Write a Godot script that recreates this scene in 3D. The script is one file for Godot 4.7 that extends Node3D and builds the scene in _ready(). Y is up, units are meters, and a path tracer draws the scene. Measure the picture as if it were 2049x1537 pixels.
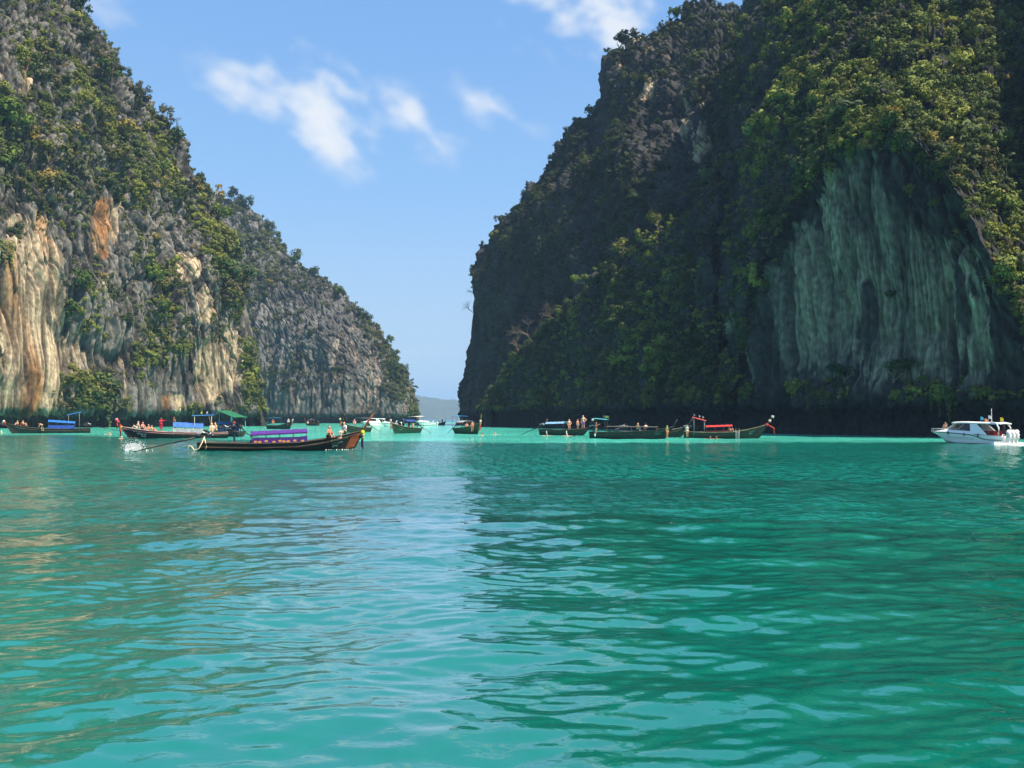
extends Node3D

# ---------------------------------------------------------------- camera model
const FOCAL := 1648.0
const CX := 1024.5
const CY := 768.5
const HORIZON := 838.0
const EYE := 2.5
var pitch := atan((HORIZON - CY) / FOCAL)
var rng := RandomNumberGenerator.new()
var taken := {}
var noise := FastNoiseLite.new()
var ridged := FastNoiseLite.new()
var ribs := FastNoiseLite.new()
var panels := FastNoiseLite.new()

func at(px: float, py: float, depth: float) -> Vector3:
	var ry := (CY - py) / FOCAL
	var k := depth / (cos(pitch) - ry * sin(pitch))
	return Vector3(k * (px - CX) / FOCAL, EYE + k * (ry * cos(pitch) + sin(pitch)), -depth)

func seen_at(p: Vector3) -> Vector2:
	var y := p.y - EYE
	var d := -p.z * cos(pitch) + y * sin(pitch)
	var up := y * cos(pitch) + p.z * sin(pitch)
	return Vector2(CX + FOCAL * p.x / d, CY - FOCAL * up / d)

func curve(xs: Array, ys: Array, x: float) -> float:
	if x <= xs[0]:
		return ys[0]
	for i in range(1, xs.size()):
		if x <= xs[i]:
			var t: float = (x - xs[i - 1]) / (xs[i] - xs[i - 1])
			return lerpf(ys[i - 1], ys[i], t)
	return ys[-1]

# ---------------------------------------------------------------- naming helpers
func numbered(called: String) -> String:
	if not taken.has(called):
		taken[called] = 0
		return called
	taken[called] += 1
	return "%s_%03d" % [called, taken[called]]

func tag(o: Node, label: String, category := "", group := "", kind := "") -> void:
	if label:
		o.set_meta("label", label)
	if category:
		o.set_meta("category", category)
	if group:
		o.set_meta("group", group)
	if kind:
		o.set_meta("kind", kind)

func thing(called: String, label: String, category: String, pos := Vector3.ZERO, turn := 0.0, group := "") -> Node3D:
	var o := Node3D.new()
	o.name = numbered(called)
	add_child(o)
	o.position = pos
	o.rotation.y = turn
	tag(o, label, category, group)
	return o

func part(called: String, mesh: Mesh, m: Material, parent: Node) -> MeshInstance3D:
	var o := MeshInstance3D.new()
	o.name = numbered(called) if parent == self else called
	o.mesh = mesh
	o.material_override = m
	parent.add_child(o, true)
	return o

func paint(c: Color, rough := 0.7, metal := 0.0) -> StandardMaterial3D:
	var m := StandardMaterial3D.new()
	m.albedo_color = c.linear_to_srgb()
	m.roughness = rough
	m.metallic = metal
	return m

func tinted(rough := 0.9) -> StandardMaterial3D:
	var m := StandardMaterial3D.new()
	m.vertex_color_use_as_albedo = true
	m.roughness = rough
	return m

func mesh_of(v: PackedVector3Array, n: PackedVector3Array, idx: PackedInt32Array, c := PackedColorArray(), uv := PackedVector2Array()) -> ArrayMesh:
	var a := []
	a.resize(Mesh.ARRAY_MAX)
	a[Mesh.ARRAY_VERTEX] = v
	if n.size():
		a[Mesh.ARRAY_NORMAL] = n
	if c.size():
		a[Mesh.ARRAY_COLOR] = c
	if uv.size():
		a[Mesh.ARRAY_TEX_UV] = uv
	a[Mesh.ARRAY_INDEX] = idx
	var m := ArrayMesh.new()
	m.add_surface_from_arrays(Mesh.PRIMITIVE_TRIANGLES, a)
	return m

# ---------------------------------------------------------------- the scene
func _ready() -> void:
	rng.seed = 4711
	noise.noise_type = FastNoiseLite.TYPE_SIMPLEX_SMOOTH
	noise.fractal_type = FastNoiseLite.FRACTAL_NONE
	noise.frequency = 1.0
	noise.seed = 3
	ridged.noise_type = FastNoiseLite.TYPE_SIMPLEX
	ridged.fractal_type = FastNoiseLite.FRACTAL_RIDGED
	ridged.fractal_octaves = 3
	ridged.frequency = 1.0
	ridged.seed = 9
	for c in [ribs, panels]:
		c.noise_type = FastNoiseLite.TYPE_CELLULAR
		c.fractal_type = FastNoiseLite.FRACTAL_NONE
		c.frequency = 1.0
		c.cellular_jitter = 0.95
		c.seed = 14
	ribs.cellular_return_type = FastNoiseLite.RETURN_DISTANCE2_SUB
	panels.cellular_return_type = FastNoiseLite.RETURN_CELL_VALUE

	var camera := Camera3D.new()
	camera.name = "camera"
	camera.position = Vector3(0, EYE, 0)
	camera.rotation.x = pitch
	camera.fov = rad_to_deg(2.0 * atan(CY / FOCAL))
	camera.near = 0.1
	camera.far = 12000.0
	add_child(camera)
	camera.current = true

	var sun := DirectionalLight3D.new()
	sun.name = "sun"
	sun.light_energy = 1.6
	sun.light_color = Color(1.0, 0.95, 0.86)
	sun.light_angular_distance = 0.53
	sun.shadow_enabled = true
	add_child(sun)
	sun.look_at_from_position(SUN * 100.0, Vector3.ZERO)

	var env := Environment.new()
	env.background_mode = Environment.BG_SKY
	env.sky = Sky.new()
	var pano := PanoramaSkyMaterial.new()
	pano.panorama = ImageTexture.create_from_image(make_sky())
	env.sky.sky_material = pano
	env.background_energy_multiplier = 0.525
	env.tonemap_mode = Environment.TONE_MAPPER_LINEAR
	env.tonemap_exposure = 1.95
	env.fog_enabled = true
	env.fog_density = 0.00019
	env.fog_light_color = Color(0.64, 0.80, 0.96)
	env.volumetric_fog_enabled = true
	env.volumetric_fog_density = 0.0
	env.sdfgi_enabled = true
	env.ssao_enabled = true
	env.ssil_enabled = true
	var we := WorldEnvironment.new()
	we.name = "environment"
	we.environment = env
	add_child(we)

	make_materials()
	make_water()
	make_far_hill()
	make_cliffs()
	make_vegetation()
	make_boats()
	make_people()
	make_extras()

# ---------------------------------------------------------------- sky
const SUN := Vector3(0.45, 0.835, 0.315)

func make_sky() -> Image:
	var w := 2048
	var h := 1024
	var im := Image.create(w, h, false, Image.FORMAT_RGBF)
	var n := FastNoiseLite.new()
	n.noise_type = FastNoiseLite.TYPE_SIMPLEX_SMOOTH
	n.fractal_type = FastNoiseLite.FRACTAL_FBM
	n.fractal_octaves = 5
	n.frequency = 1.0
	n.seed = 21
	# clouds: azimuth, elevation (degrees), half width, half height, tilt, density
	var clouds := []
	for c in [[520, 225, 120, 52, 0.30, 1.0], [640, 230, 130, 80, 0.5, 1.25], [650, 310, 100, 40, 0.5, 0.8], [820, 240, 100, 52, 0.6, 1.0], [985, 215, 85, 36, 0.5, 0.95], [1060, 250, 50, 20, 0.4, 0.55], [1190, 30, 190, 80, 0.25, 1.5], [1060, -20, 140, 60, 0.2, 1.3], [230, 110, 70, 45, 0.6, 0.75], [860, 325, 60, 16, 0.1, 0.35], [840, 705, 70, 12, 0.0, 0.25], [440, 200, 60, 36, 0.5, 0.6]]:
		var az := rad_to_deg(atan((c[0] - CX) / FOCAL))
		var el := rad_to_deg(pitch + atan((CY - c[1]) / FOCAL))
		var deg := rad_to_deg(1.0 / FOCAL)
		clouds.append([az, el, c[2] * deg, c[3] * deg, c[4], c[5]])
	for k in 60:
		var az := rng.randf_range(-180, 180)
		if absf(az) < 42:
			continue
		clouds.append([az, rng.randf_range(8, 50), rng.randf_range(3, 8), rng.randf_range(1, 2.6), rng.randf_range(0.1, 0.5), rng.randf_range(0.5, 1.4)])
	for y in h:
		var el := 90.0 - (y + 0.5) / h * 180.0
		var e := maxf(el, 0.0)
		var c := Color(0.57, 0.75, 0.91).lerp(Color(0.325, 0.585, 0.96), smoothstep(0, 17, e)).lerp(Color(0.215, 0.44, 0.85), smoothstep(10, 30, e)).lerp(Color(0.18, 0.39, 0.78), smoothstep(45, 88, e))
		if el < 0:
			c = Color(0.2, 0.4, 0.42)
		im.fill_rect(Rect2i(0, y, w, 1), c)
	for c in clouds:
		var x0 := int((c[0] - c[2] * 1.8) / 360.0 * w)
		var x1 := int((c[0] + c[2] * 1.8) / 360.0 * w)
		var y0 := maxi(0, int((90.0 - c[1] - c[2] * 1.5 - c[3] * 1.6) / 180.0 * h))
		var y1 := mini(h / 2 - 2, int((90.0 - c[1] + c[2] * 1.5 + c[3] * 1.6) / 180.0 * h))
		for y in range(y0, y1):
			for x in range(x0, x1):
				var az: float = (x + 0.5) / w * 360.0 - c[0]
				var el: float = 90.0 - (y + 0.5) / h * 180.0 - c[1]
				var a: float = az * cos(c[4]) - el * sin(c[4])
				var b: float = az * sin(c[4]) + el * cos(c[4])
				var wx: float = (az + c[0]) * 0.16
				var wy: float = (el + c[1]) * 0.24
				var g := n.get_noise_2d(wx + 7.0, wy)
				var f := n.get_noise_2d(a * 0.22 + c[0], b * 0.6 + c[1] * 3.0)
				var r: float = 1.0 - sqrt((a / c[2]) ** 2 + (b / c[3]) ** 2)
				var d: float = (r * 0.75 + g * 0.85 + f * 0.6) * c[5]
				d = smoothstep(-0.12, 1.35, d) * smoothstep(-0.8, 0.35, r) * 0.86
				if d > 0.004:
					var xx := posmod(x, w)
					im.set_pixel(xx, y, im.get_pixel(xx, y).lerp(Color(0.90, 0.93, 0.97), d))
	return im

# ---------------------------------------------------------------- shared textures and materials
var rock_mat: StandardMaterial3D
var leaf_mat: StandardMaterial3D
var bark_mat: StandardMaterial3D
var water_near: StandardMaterial3D
var water_mid: StandardMaterial3D
var water_far: StandardMaterial3D

func noise_texture(size: int, freq: float, octaves: int, seed_: int, lo: float, hi: float) -> ImageTexture:
	var n := FastNoiseLite.new()
	n.noise_type = FastNoiseLite.TYPE_SIMPLEX_SMOOTH
	n.fractal_octaves = octaves
	n.fractal_gain = 0.6
	n.frequency = freq
	n.seed = seed_
	var im := n.get_seamless_image(size, size)
	im.convert(Image.FORMAT_RGB8)
	im.adjust_bcs(1.0, 1.0, 1.0)
	var k := Image.create(size, size, false, Image.FORMAT_RGB8)
	var data := im.get_data()
	for i in data.size():
		data[i] = int(lerpf(lo, hi, data[i] / 255.0) * 255.0)
	k = Image.create_from_data(size, size, false, Image.FORMAT_RGB8, data)
	return ImageTexture.create_from_image(k)

func ripple_map(size: int) -> ImageTexture:
	# a tile of small ripples as a float normal map
	var n := FastNoiseLite.new()
	n.noise_type = FastNoiseLite.TYPE_SIMPLEX_SMOOTH
	n.fractal_type = FastNoiseLite.FRACTAL_FBM
	n.fractal_octaves = 4
	n.fractal_gain = 0.5
	n.frequency = 1.0
	n.seed = 77
	var cells := 20.0
	var edge := int(size * 0.12)
	var hgt := PackedFloat32Array()
	hgt.resize(size * size)
	for y in size:
		for x in size:
			var u := x * cells / size
			var v := y * cells / size
			var q := n.get_noise_2d(u, v)
			if x < edge or y < edge:
				var fx := minf(1.0, float(x) / edge)
				var fy := minf(1.0, float(y) / edge)
				var q1 := n.get_noise_2d(u + cells, v)
				var q2 := n.get_noise_2d(u, v + cells)
				var q3 := n.get_noise_2d(u + cells, v + cells)
				q = lerpf(lerpf(q3, q2, fx), lerpf(q1, q, fx), fy)
			hgt[y * size + x] = q
	var out := PackedFloat32Array()
	out.resize(size * size * 3)
	var k := size / cells * 0.16
	for y in size:
		for x in size:
			var dx := (hgt[y * size + (x + 1) % size] - hgt[y * size + x]) * k
			var dy := (hgt[((y + 1) % size) * size + x] - hgt[y * size + x]) * k * 1.35
			dx = 0.30 * tanh(dx / 0.30)
			dy = 0.30 * tanh(dy / 0.30)
			var v := Vector3(-dx, dy, 1.0).normalized()
			var i := (y * size + x) * 3
			out[i] = v.x * 0.5 + 0.5
			out[i + 1] = v.y * 0.5 + 0.5
			out[i + 2] = v.z * 0.5 + 0.5
	return ImageTexture.create_from_image(Image.create_from_data(size, size, false, Image.FORMAT_RGBF, out.to_byte_array()))

func make_materials() -> void:
	rock_mat = tinted(0.95)
	rock_mat.metallic_specular = 0.25
	rock_mat.uv1_triplanar = true
	rock_mat.uv1_world_triplanar = true
	rock_mat.uv1_scale = Vector3(0.16, 0.09, 0.16)
	rock_mat.albedo_texture = noise_texture(512, 0.02, 6, 5, 0.7, 1.0)
	rock_mat.heightmap_enabled = true
	rock_mat.heightmap_texture = rock_mat.albedo_texture
	rock_mat.heightmap_scale = 30.0
	leaf_mat = tinted(0.75)
	leaf_mat.metallic_specular = 0.3
	leaf_mat.backlight_enabled = true
	leaf_mat.backlight = Color(0.55, 0.6, 0.3)
	bark_mat = paint(Color(0.16, 0.13, 0.10), 0.95)
	var rip := ripple_map(1024)
	water_near = tinted(0.03)
	water_near.metallic_specular = 0.7
	water_near.clearcoat_enabled = true
	water_near.clearcoat = 1.0
	water_near.clearcoat_roughness = 0.02
	water_near.normal_enabled = true
	water_near.normal_texture = rip
	water_near.normal_scale = 0.22
	water_mid = water_near.duplicate()
	water_mid.normal_scale = 1.1
	water_mid.roughness = 0.08
	water_mid.clearcoat_roughness = 0.07
	water_far = water_near.duplicate()
	water_far.normal_scale = 1.8
	water_far.roughness = 0.09
	water_far.clearcoat_roughness = 0.15
	water_far.uv1_scale = Vector3(1.3, 0.38, 1)
	water_mid.uv1_scale = Vector3(1.2, 0.75, 1)
	water_far.clearcoat = 0.25
	water_far.metallic_specular = 0.5
	water_mid.clearcoat = 0.6

# ---------------------------------------------------------------- water
func make_water() -> void:
	var radii := PackedFloat32Array([0.3, 1.0, 2.0, 3.0, 4.0])
	var r := 4.6
	while r < 9000.0:
		radii.append(r)
		var px_row := r * r / (EYE * FOCAL * 0.5)
		r += clampf(px_row * (0.62 if r < 38.0 else 0.9), 0.018, 1200.0) if r < 420.0 else r * 0.25
	var az := PackedFloat32Array()
	for i in 721:
		az.append(lerpf(-36.0, 36.0, i / 720.0))
	for i in range(1, 48):
		az.append(36.0 + 288.0 * i / 48.0)
	az.append(324.0)
	var nr := radii.size()
	var na := az.size()
	var v := PackedVector3Array()
	var nrm := PackedVector3Array()
	var col := PackedColorArray()
	var uv := PackedVector2Array()
	v.resize(nr * na)
	nrm.resize(nr * na)
	col.resize(nr * na)
	uv.resize(nr * na)
	var split := [0, 0, 0, nr - 1]
	var deep := Color(0.0002, 0.128, 0.095)
	var shallow := Color(0.075, 0.52, 0.40)
	for i in nr:
		var rr := radii[i]
		if rr < 22.0:
			split[1] = i
		if rr < 36.0:
			split[2] = i
		var px_row := rr * rr / (EYE * FOCAL * 0.5) * 0.62
		var f_long := 1.0 - smoothstep(2.0, 6.0, px_row)
		var f_mid := 1.0 - smoothstep(0.4, 0.9, px_row)
		var f_fine := 1.0 - smoothstep(0.16, 0.40, px_row)
		for j in na:
			var a := deg_to_rad(az[j])
			var x := rr * sin(a)
			var z := -rr * cos(a)
			var h := 0.0
			var k := i * na + j
			if j < 721 and f_long > 0.0:
				var wx := x + 0.25 * z
				h = 0.06 * f_long * noise.get_noise_2d(wx * 0.22, z * 0.45) + 0.05 * f_long * smoothstep(25.0, 45.0, rr) * noise.get_noise_2d(wx * 0.33 + 70.0, z * 0.6) + 0.028 * f_long * noise.get_noise_2d(wx * 0.45 + 20.0, z * 0.85)
				if f_mid > 0.0:
					h += 0.022 * f_mid * noise.get_noise_2d(wx * 0.62 + 50.0, z * 1.15)
				if f_fine > 0.0:
					h += 0.0125 * f_fine * noise.get_noise_2d(wx * 1.8 - 30.0, z * 3.6 + 9.0)
			v[k] = Vector3(x, h, z)
			uv[k] = Vector2(x / 14.0 + 0.02 * z, z / 9.0)
			# the bay floor rises to a pale sand bank between the cliffs
			var wob := noise.get_noise_2d(x * 0.018, z * 0.02) * 14.0 + noise.get_noise_2d(x * 0.06 + 4.0, z * 0.09) * 6.0
			var edge: float = 92.0 + 30.0 * smoothstep(-8.0, -70.0, x) + wob
			var s := smoothstep(edge - 7.0, edge + 9.0, -z) * (1.0 - smoothstep(430.0, 800.0, -z))
			var c := deep.lerp(shallow, s)
			if -z > 600.0:
				c = c.lerp(Color(0.02, 0.12, 0.16), smoothstep(500.0, 900.0, -z))
			var blot := 1.0 + 0.22 * noise.get_noise_2d(x * 0.05 + 9.0, z * 0.05)
			col[k] = Color(c.r * blot, c.g * blot, c.b * blot)
	for i in nr:
		for j in na:
			var k := i * na + j
			var u := v[mini(i + 1, nr - 1) * na + j] - v[maxi(i - 1, 0) * na + j]
			var w := v[i * na + mini(j + 1, na - 1)] - v[i * na + maxi(j - 1, 0)]
			var n := w.cross(u)
			nrm[k] = (n if n.y > 0 else -n).normalized() if n.length_squared() > 1e-14 else Vector3.UP
	var mesh := ArrayMesh.new()
	for s in 3:
		var idx := PackedInt32Array()
		for i in range(split[s], split[s + 1]):
			for j in na - 1:
				var k := i * na + j
				idx.append_array([k, k + na, k + 1, k + 1, k + na, k + na + 1])
		var a := []
		a.resize(Mesh.ARRAY_MAX)
		a[Mesh.ARRAY_VERTEX] = v
		a[Mesh.ARRAY_NORMAL] = nrm
		a[Mesh.ARRAY_COLOR] = col
		a[Mesh.ARRAY_TEX_UV] = uv
		a[Mesh.ARRAY_INDEX] = idx
		mesh.add_surface_from_arrays(Mesh.PRIMITIVE_TRIANGLES, a)
		mesh.surface_set_material(s, [water_near, water_mid, water_far][s])
	var o := MeshInstance3D.new()
	o.name = "water"
	o.mesh = mesh
	add_child(o)
	tag(o, "rippled emerald lagoon water, turquoise over the far sand bank", "", "", "structure")

# ---------------------------------------------------------------- far hill beyond the gap
func make_far_hill() -> void:
	var v := PackedVector3Array()
	var col := PackedColorArray()
	var idx := PackedInt32Array()
	var nu := 90
	var nv := 14
	for i in nu + 1:
		var px := lerpf(420.0, 1300.0, float(i) / nu)
		var top := curve([420, 640, 760, 835, 865, 890, 930, 1010, 1300], [836, 815, 800, 793, 796, 800, 803, 815, 836], px) + noise.get_noise_1d(px * 0.06) * 1.6
		for j in nv + 1:
			var t := float(j) / nv
			var d := lerpf(3300.0, 3800.0, t)
			var p := at(px, top, 3800.0)
			var y := p.y * sin(t * PI * 0.5) + noise.get_noise_2d(px * 0.05, t * 5.0) * 9.0 * t - 1.0
			v.append(Vector3(p.x * d / 3800.0, y, -d))
			var g := 0.7 + 0.3 * noise.get_noise_2d(px * 0.12, t * 9.0)
			col.append(Color(0.075 * g, 0.10 * g, 0.05 * g))
	for i in nu:
		for j in nv:
			var k := i * (nv + 1) + j
			idx.append_array([k, k + 1, k + nv + 1, k + nv + 1, k + 1, k + nv + 2])
	var st := SurfaceTool.new()
	st.create_from_arrays(mesh_of(v, PackedVector3Array(), idx, col).surface_get_arrays(0))
	st.generate_normals()
	var o := part("far_hill", st.commit(), tinted(), self)
	tag(o, "low wooded hill far out, pale blue in the haze between the cliffs", "", "", "structure")

# ---------------------------------------------------------------- cliffs
var sheets := {}

func spot(px: float, py: float, list: Array) -> float:
	var s := 0.0
	for e in list:
		var q: float = ((px - e[0]) / e[2]) ** 2 + ((py - e[1]) / e[3]) ** 2
		if q < 1.0:
			s += e[4] * minf(1.0, (1.0 - q) * 2.0)
	return s

# cream and orange flowstone on the left wall; (x, y, half width, half height, amount)
const PALE_LEFT := [[55, 650, 85, 210, 1.0], [60, 500, 70, 80, 0.5], [90, 760, 60, 110, 0.7], [210, 450, 32, 72, 0.9], [240, 400, 14, 60, 0.5], [150, 720, 40, 80, 0.35], [365, 540, 34, 34, 0.8], [408, 615, 24, 40, 0.8], [425, 740, 36, 75, 1.0], [465, 710, 26, 90, 0.8], [345, 815, 30, 34, 1.0], [200, 640, 14, 90, 0.5], [20, 800, 60, 60, 0.7], [490, 770, 20, 60, 0.4], [15, 170, 40, 70, 0.35], [250, 700, 14, 130, 0.25]]
const GREEN_LEFT := [[230, 640, 330, 230, -0.40], [455, 520, 34, 180, 0.6], [150, 250, 260, 190, 0.5], [330, 340, 120, 120, 0.3], [148, 600, 48, 85, 0.9], [170, 780, 75, 55, 0.8], [40, 330, 110, 100, 0.5], [120, 180, 120, 160, 0.35], [310, 560, 55, 130, 0.6], [340, 640, 45, 120, 0.6], [450, 480, 40, 130, 0.9], [500, 720, 24, 90, 1.0], [470, 580, 26, 90, 0.8], [290, 720, 36, 90, 0.15], [30, 780, 30, 60, 0.1], [65, 660, 70, 200, -1.6], [213, 450, 36, 80, -1.2], [250, 640, 45, 150, -0.55], [420, 740, 40, 70, -1.3], [465, 730, 22, 90, -0.9], [370, 500, 46, 75, -0.7], [345, 790, 50, 40, -0.8], [260, 800, 60, 50, -0.2], [395, 610, 30, 70, -0.6], [250, 250, 30, 40, -0.4], [295, 270, 24, 40, -0.6], [20, 150, 50, 60, -0.5], [150, 60, 26, 90, -0.3], [340, 250, 50, 60, 0.4]]
const GREEN_HEAD := [[540, 470, 120, 120, 0.85], [660, 560, 60, 40, 0.6], [760, 660, 40, 60, 0.7], [785, 760, 30, 70, 0.7], [720, 600, 60, 40, 0.5], [620, 650, 120, 110, -0.8], [690, 730, 90, 110, -0.8], [760, 790, 40, 60, -0.5], [560, 730, 46, 70, 0.5], [640, 730, 40, 60, 0.25], [500, 560, 40, 120, 0.4], [650, 810, 160, 40, -0.9]]
const PALE_HEAD := [[745, 770, 30, 75, 0.6], [720, 740, 60, 100, 0.3], [822, 810, 16, 40, 0.8], [640, 800, 130, 40, 0.25]]
const PALE_NEAR := [[1730, 590, 190, 225, 0.9], [1720, 420, 75, 150, 0.8], [1880, 640, 130, 180, 0.65], [1620, 620, 90, 180, 0.6], [1490, 740, 30, 120, 0.45], [1570, 560, 60, 70, 0.4]]
const GREEN_NEAR := [[1760, 120, 330, 190, 0.45], [1640, 230, 200, 60, 0.4], [1560, 120, 70, 110, -0.4], [1850, 90, 90, 60, -0.3], [1780, 260, 90, 30, 0.8], [2000, 420, 90, 160, 0.5], [1200, 560, 160, 120, 0.5], [1530, 480, 60, 120, 0.4], [1500, 600, 40, 80, 0.4]]
const PALE_PEAK := [[1385, 220, 40, 110, 0.35], [1300, 140, 80, 60, 0.12]]
const GREEN_PEAK := [[1330, 270, 90, 130, -1.0], [1200, 260, 30, 120, -0.5], [1340, 80, 130, 70, 0.5], [1250, 400, 60, 130, 0.5], [1100, 460, 90, 110, 0.5], [970, 680, 60, 120, -0.6]]

func arch_y(px: float) -> float:
	return curve([1440, 1480, 1530, 1590, 1645, 1720, 1780, 1850, 1900, 1960, 2000, 2049, 2130], [860, 730, 560, 425, 345, 292, 274, 312, 372, 452, 542, 640, 860], px)

func make_cliffs() -> void:
	make_sheet("left_cliff", "lush limestone cliff with cream and orange flowstone, left of the lagoon", 0,
		[-900, -350, 0, 60, 130, 190, 250, 320, 360, 400, 430, 470, 495, 515, 532],
		[120, 178, 212, 218, 226, 234, 242, 252, 258, 262, 266, 270, 273, 276, 281],
		[-1100, -560, -250, -150, -30, 75, 165, 240, 295, 362, 395, 495, 612, 745, 858],
		[56, 66, 64, 57, 48, 40, 36, 33, 31, 28, 25, 19, 13, 8, 3], 440, 480, 2.3, PALE_LEFT, GREEN_LEFT)
	make_sheet("headland_cliff", "grey fluted headland cliff at the mouth of the lagoon", 1,
		[340, 380, 430, 470, 510, 560, 600, 650, 690, 740, 780, 795, 815, 830, 837],
		[486, 480, 475, 470, 465, 458, 452, 446, 444, 442, 441, 442, 447, 454, 463],
		[360, 365, 390, 402, 422, 492, 530, 560, 600, 640, 690, 725, 752, 782, 838],
		[60, 60, 60, 60, 58, 55, 50, 45, 40, 32, 25, 20, 15, 10, 4], 240, 260, 2.4, PALE_HEAD, GREEN_HEAD)
	make_sheet("shaded_peak", "dark tree-clad limestone peak right of the gap", 2,
		[920, 927, 934, 942, 950, 959, 969, 980, 1002, 1027, 1072, 1107, 1157, 1197, 1212, 1227, 1240, 1285, 1335, 1400, 1440, 1500, 1560, 1640],
		[345, 338, 332, 326, 320, 313, 307, 302, 293, 282, 268, 258, 245, 234, 230, 226, 223, 213, 203, 191, 185, 177, 169, 160],
		[845, 792, 735, 685, 610, 565, 540, 505, 455, 420, 365, 305, 245, 240, 190, 142, 118, 80, 50, 22, 16, 28, 50, 90],
		[3, 8, 12, 15, 20, 24, 28, 34, 38, 44, 48, 52, 56, 60, 62, 64, 66, 75, 82, 90, 95, 100, 100, 100], 330, 400, 1.9, PALE_PEAK, GREEN_PEAK)
	make_sheet("right_cliff", "steep right cliff with a shaded streaked alcove under a wooded slope", 3,
		[950, 975, 1000, 1050, 1100, 1150, 1200, 1250, 1300, 1350, 1390, 1430, 1470, 1495, 1512, 1560, 1650, 1800, 2049, 2400, 2900],
		[264, 255, 246, 232, 220, 208, 197, 187, 177, 167, 160, 153, 147, 143, 140, 134, 124, 113, 101, 86, 70],
		[858, 805, 750, 700, 652, 605, 560, 515, 475, 450, 425, 340, 170, 50, -40, -120, -200, -280, -360, -500, -700],
		[3, 4, 6, 8, 10, 12, 14, 17, 20, 24, 29, 40, 56, 66, 70, 74, 80, 85, 90, 90, 80], 620, 460, 1.6, PALE_NEAR, GREEN_NEAR)

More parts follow.
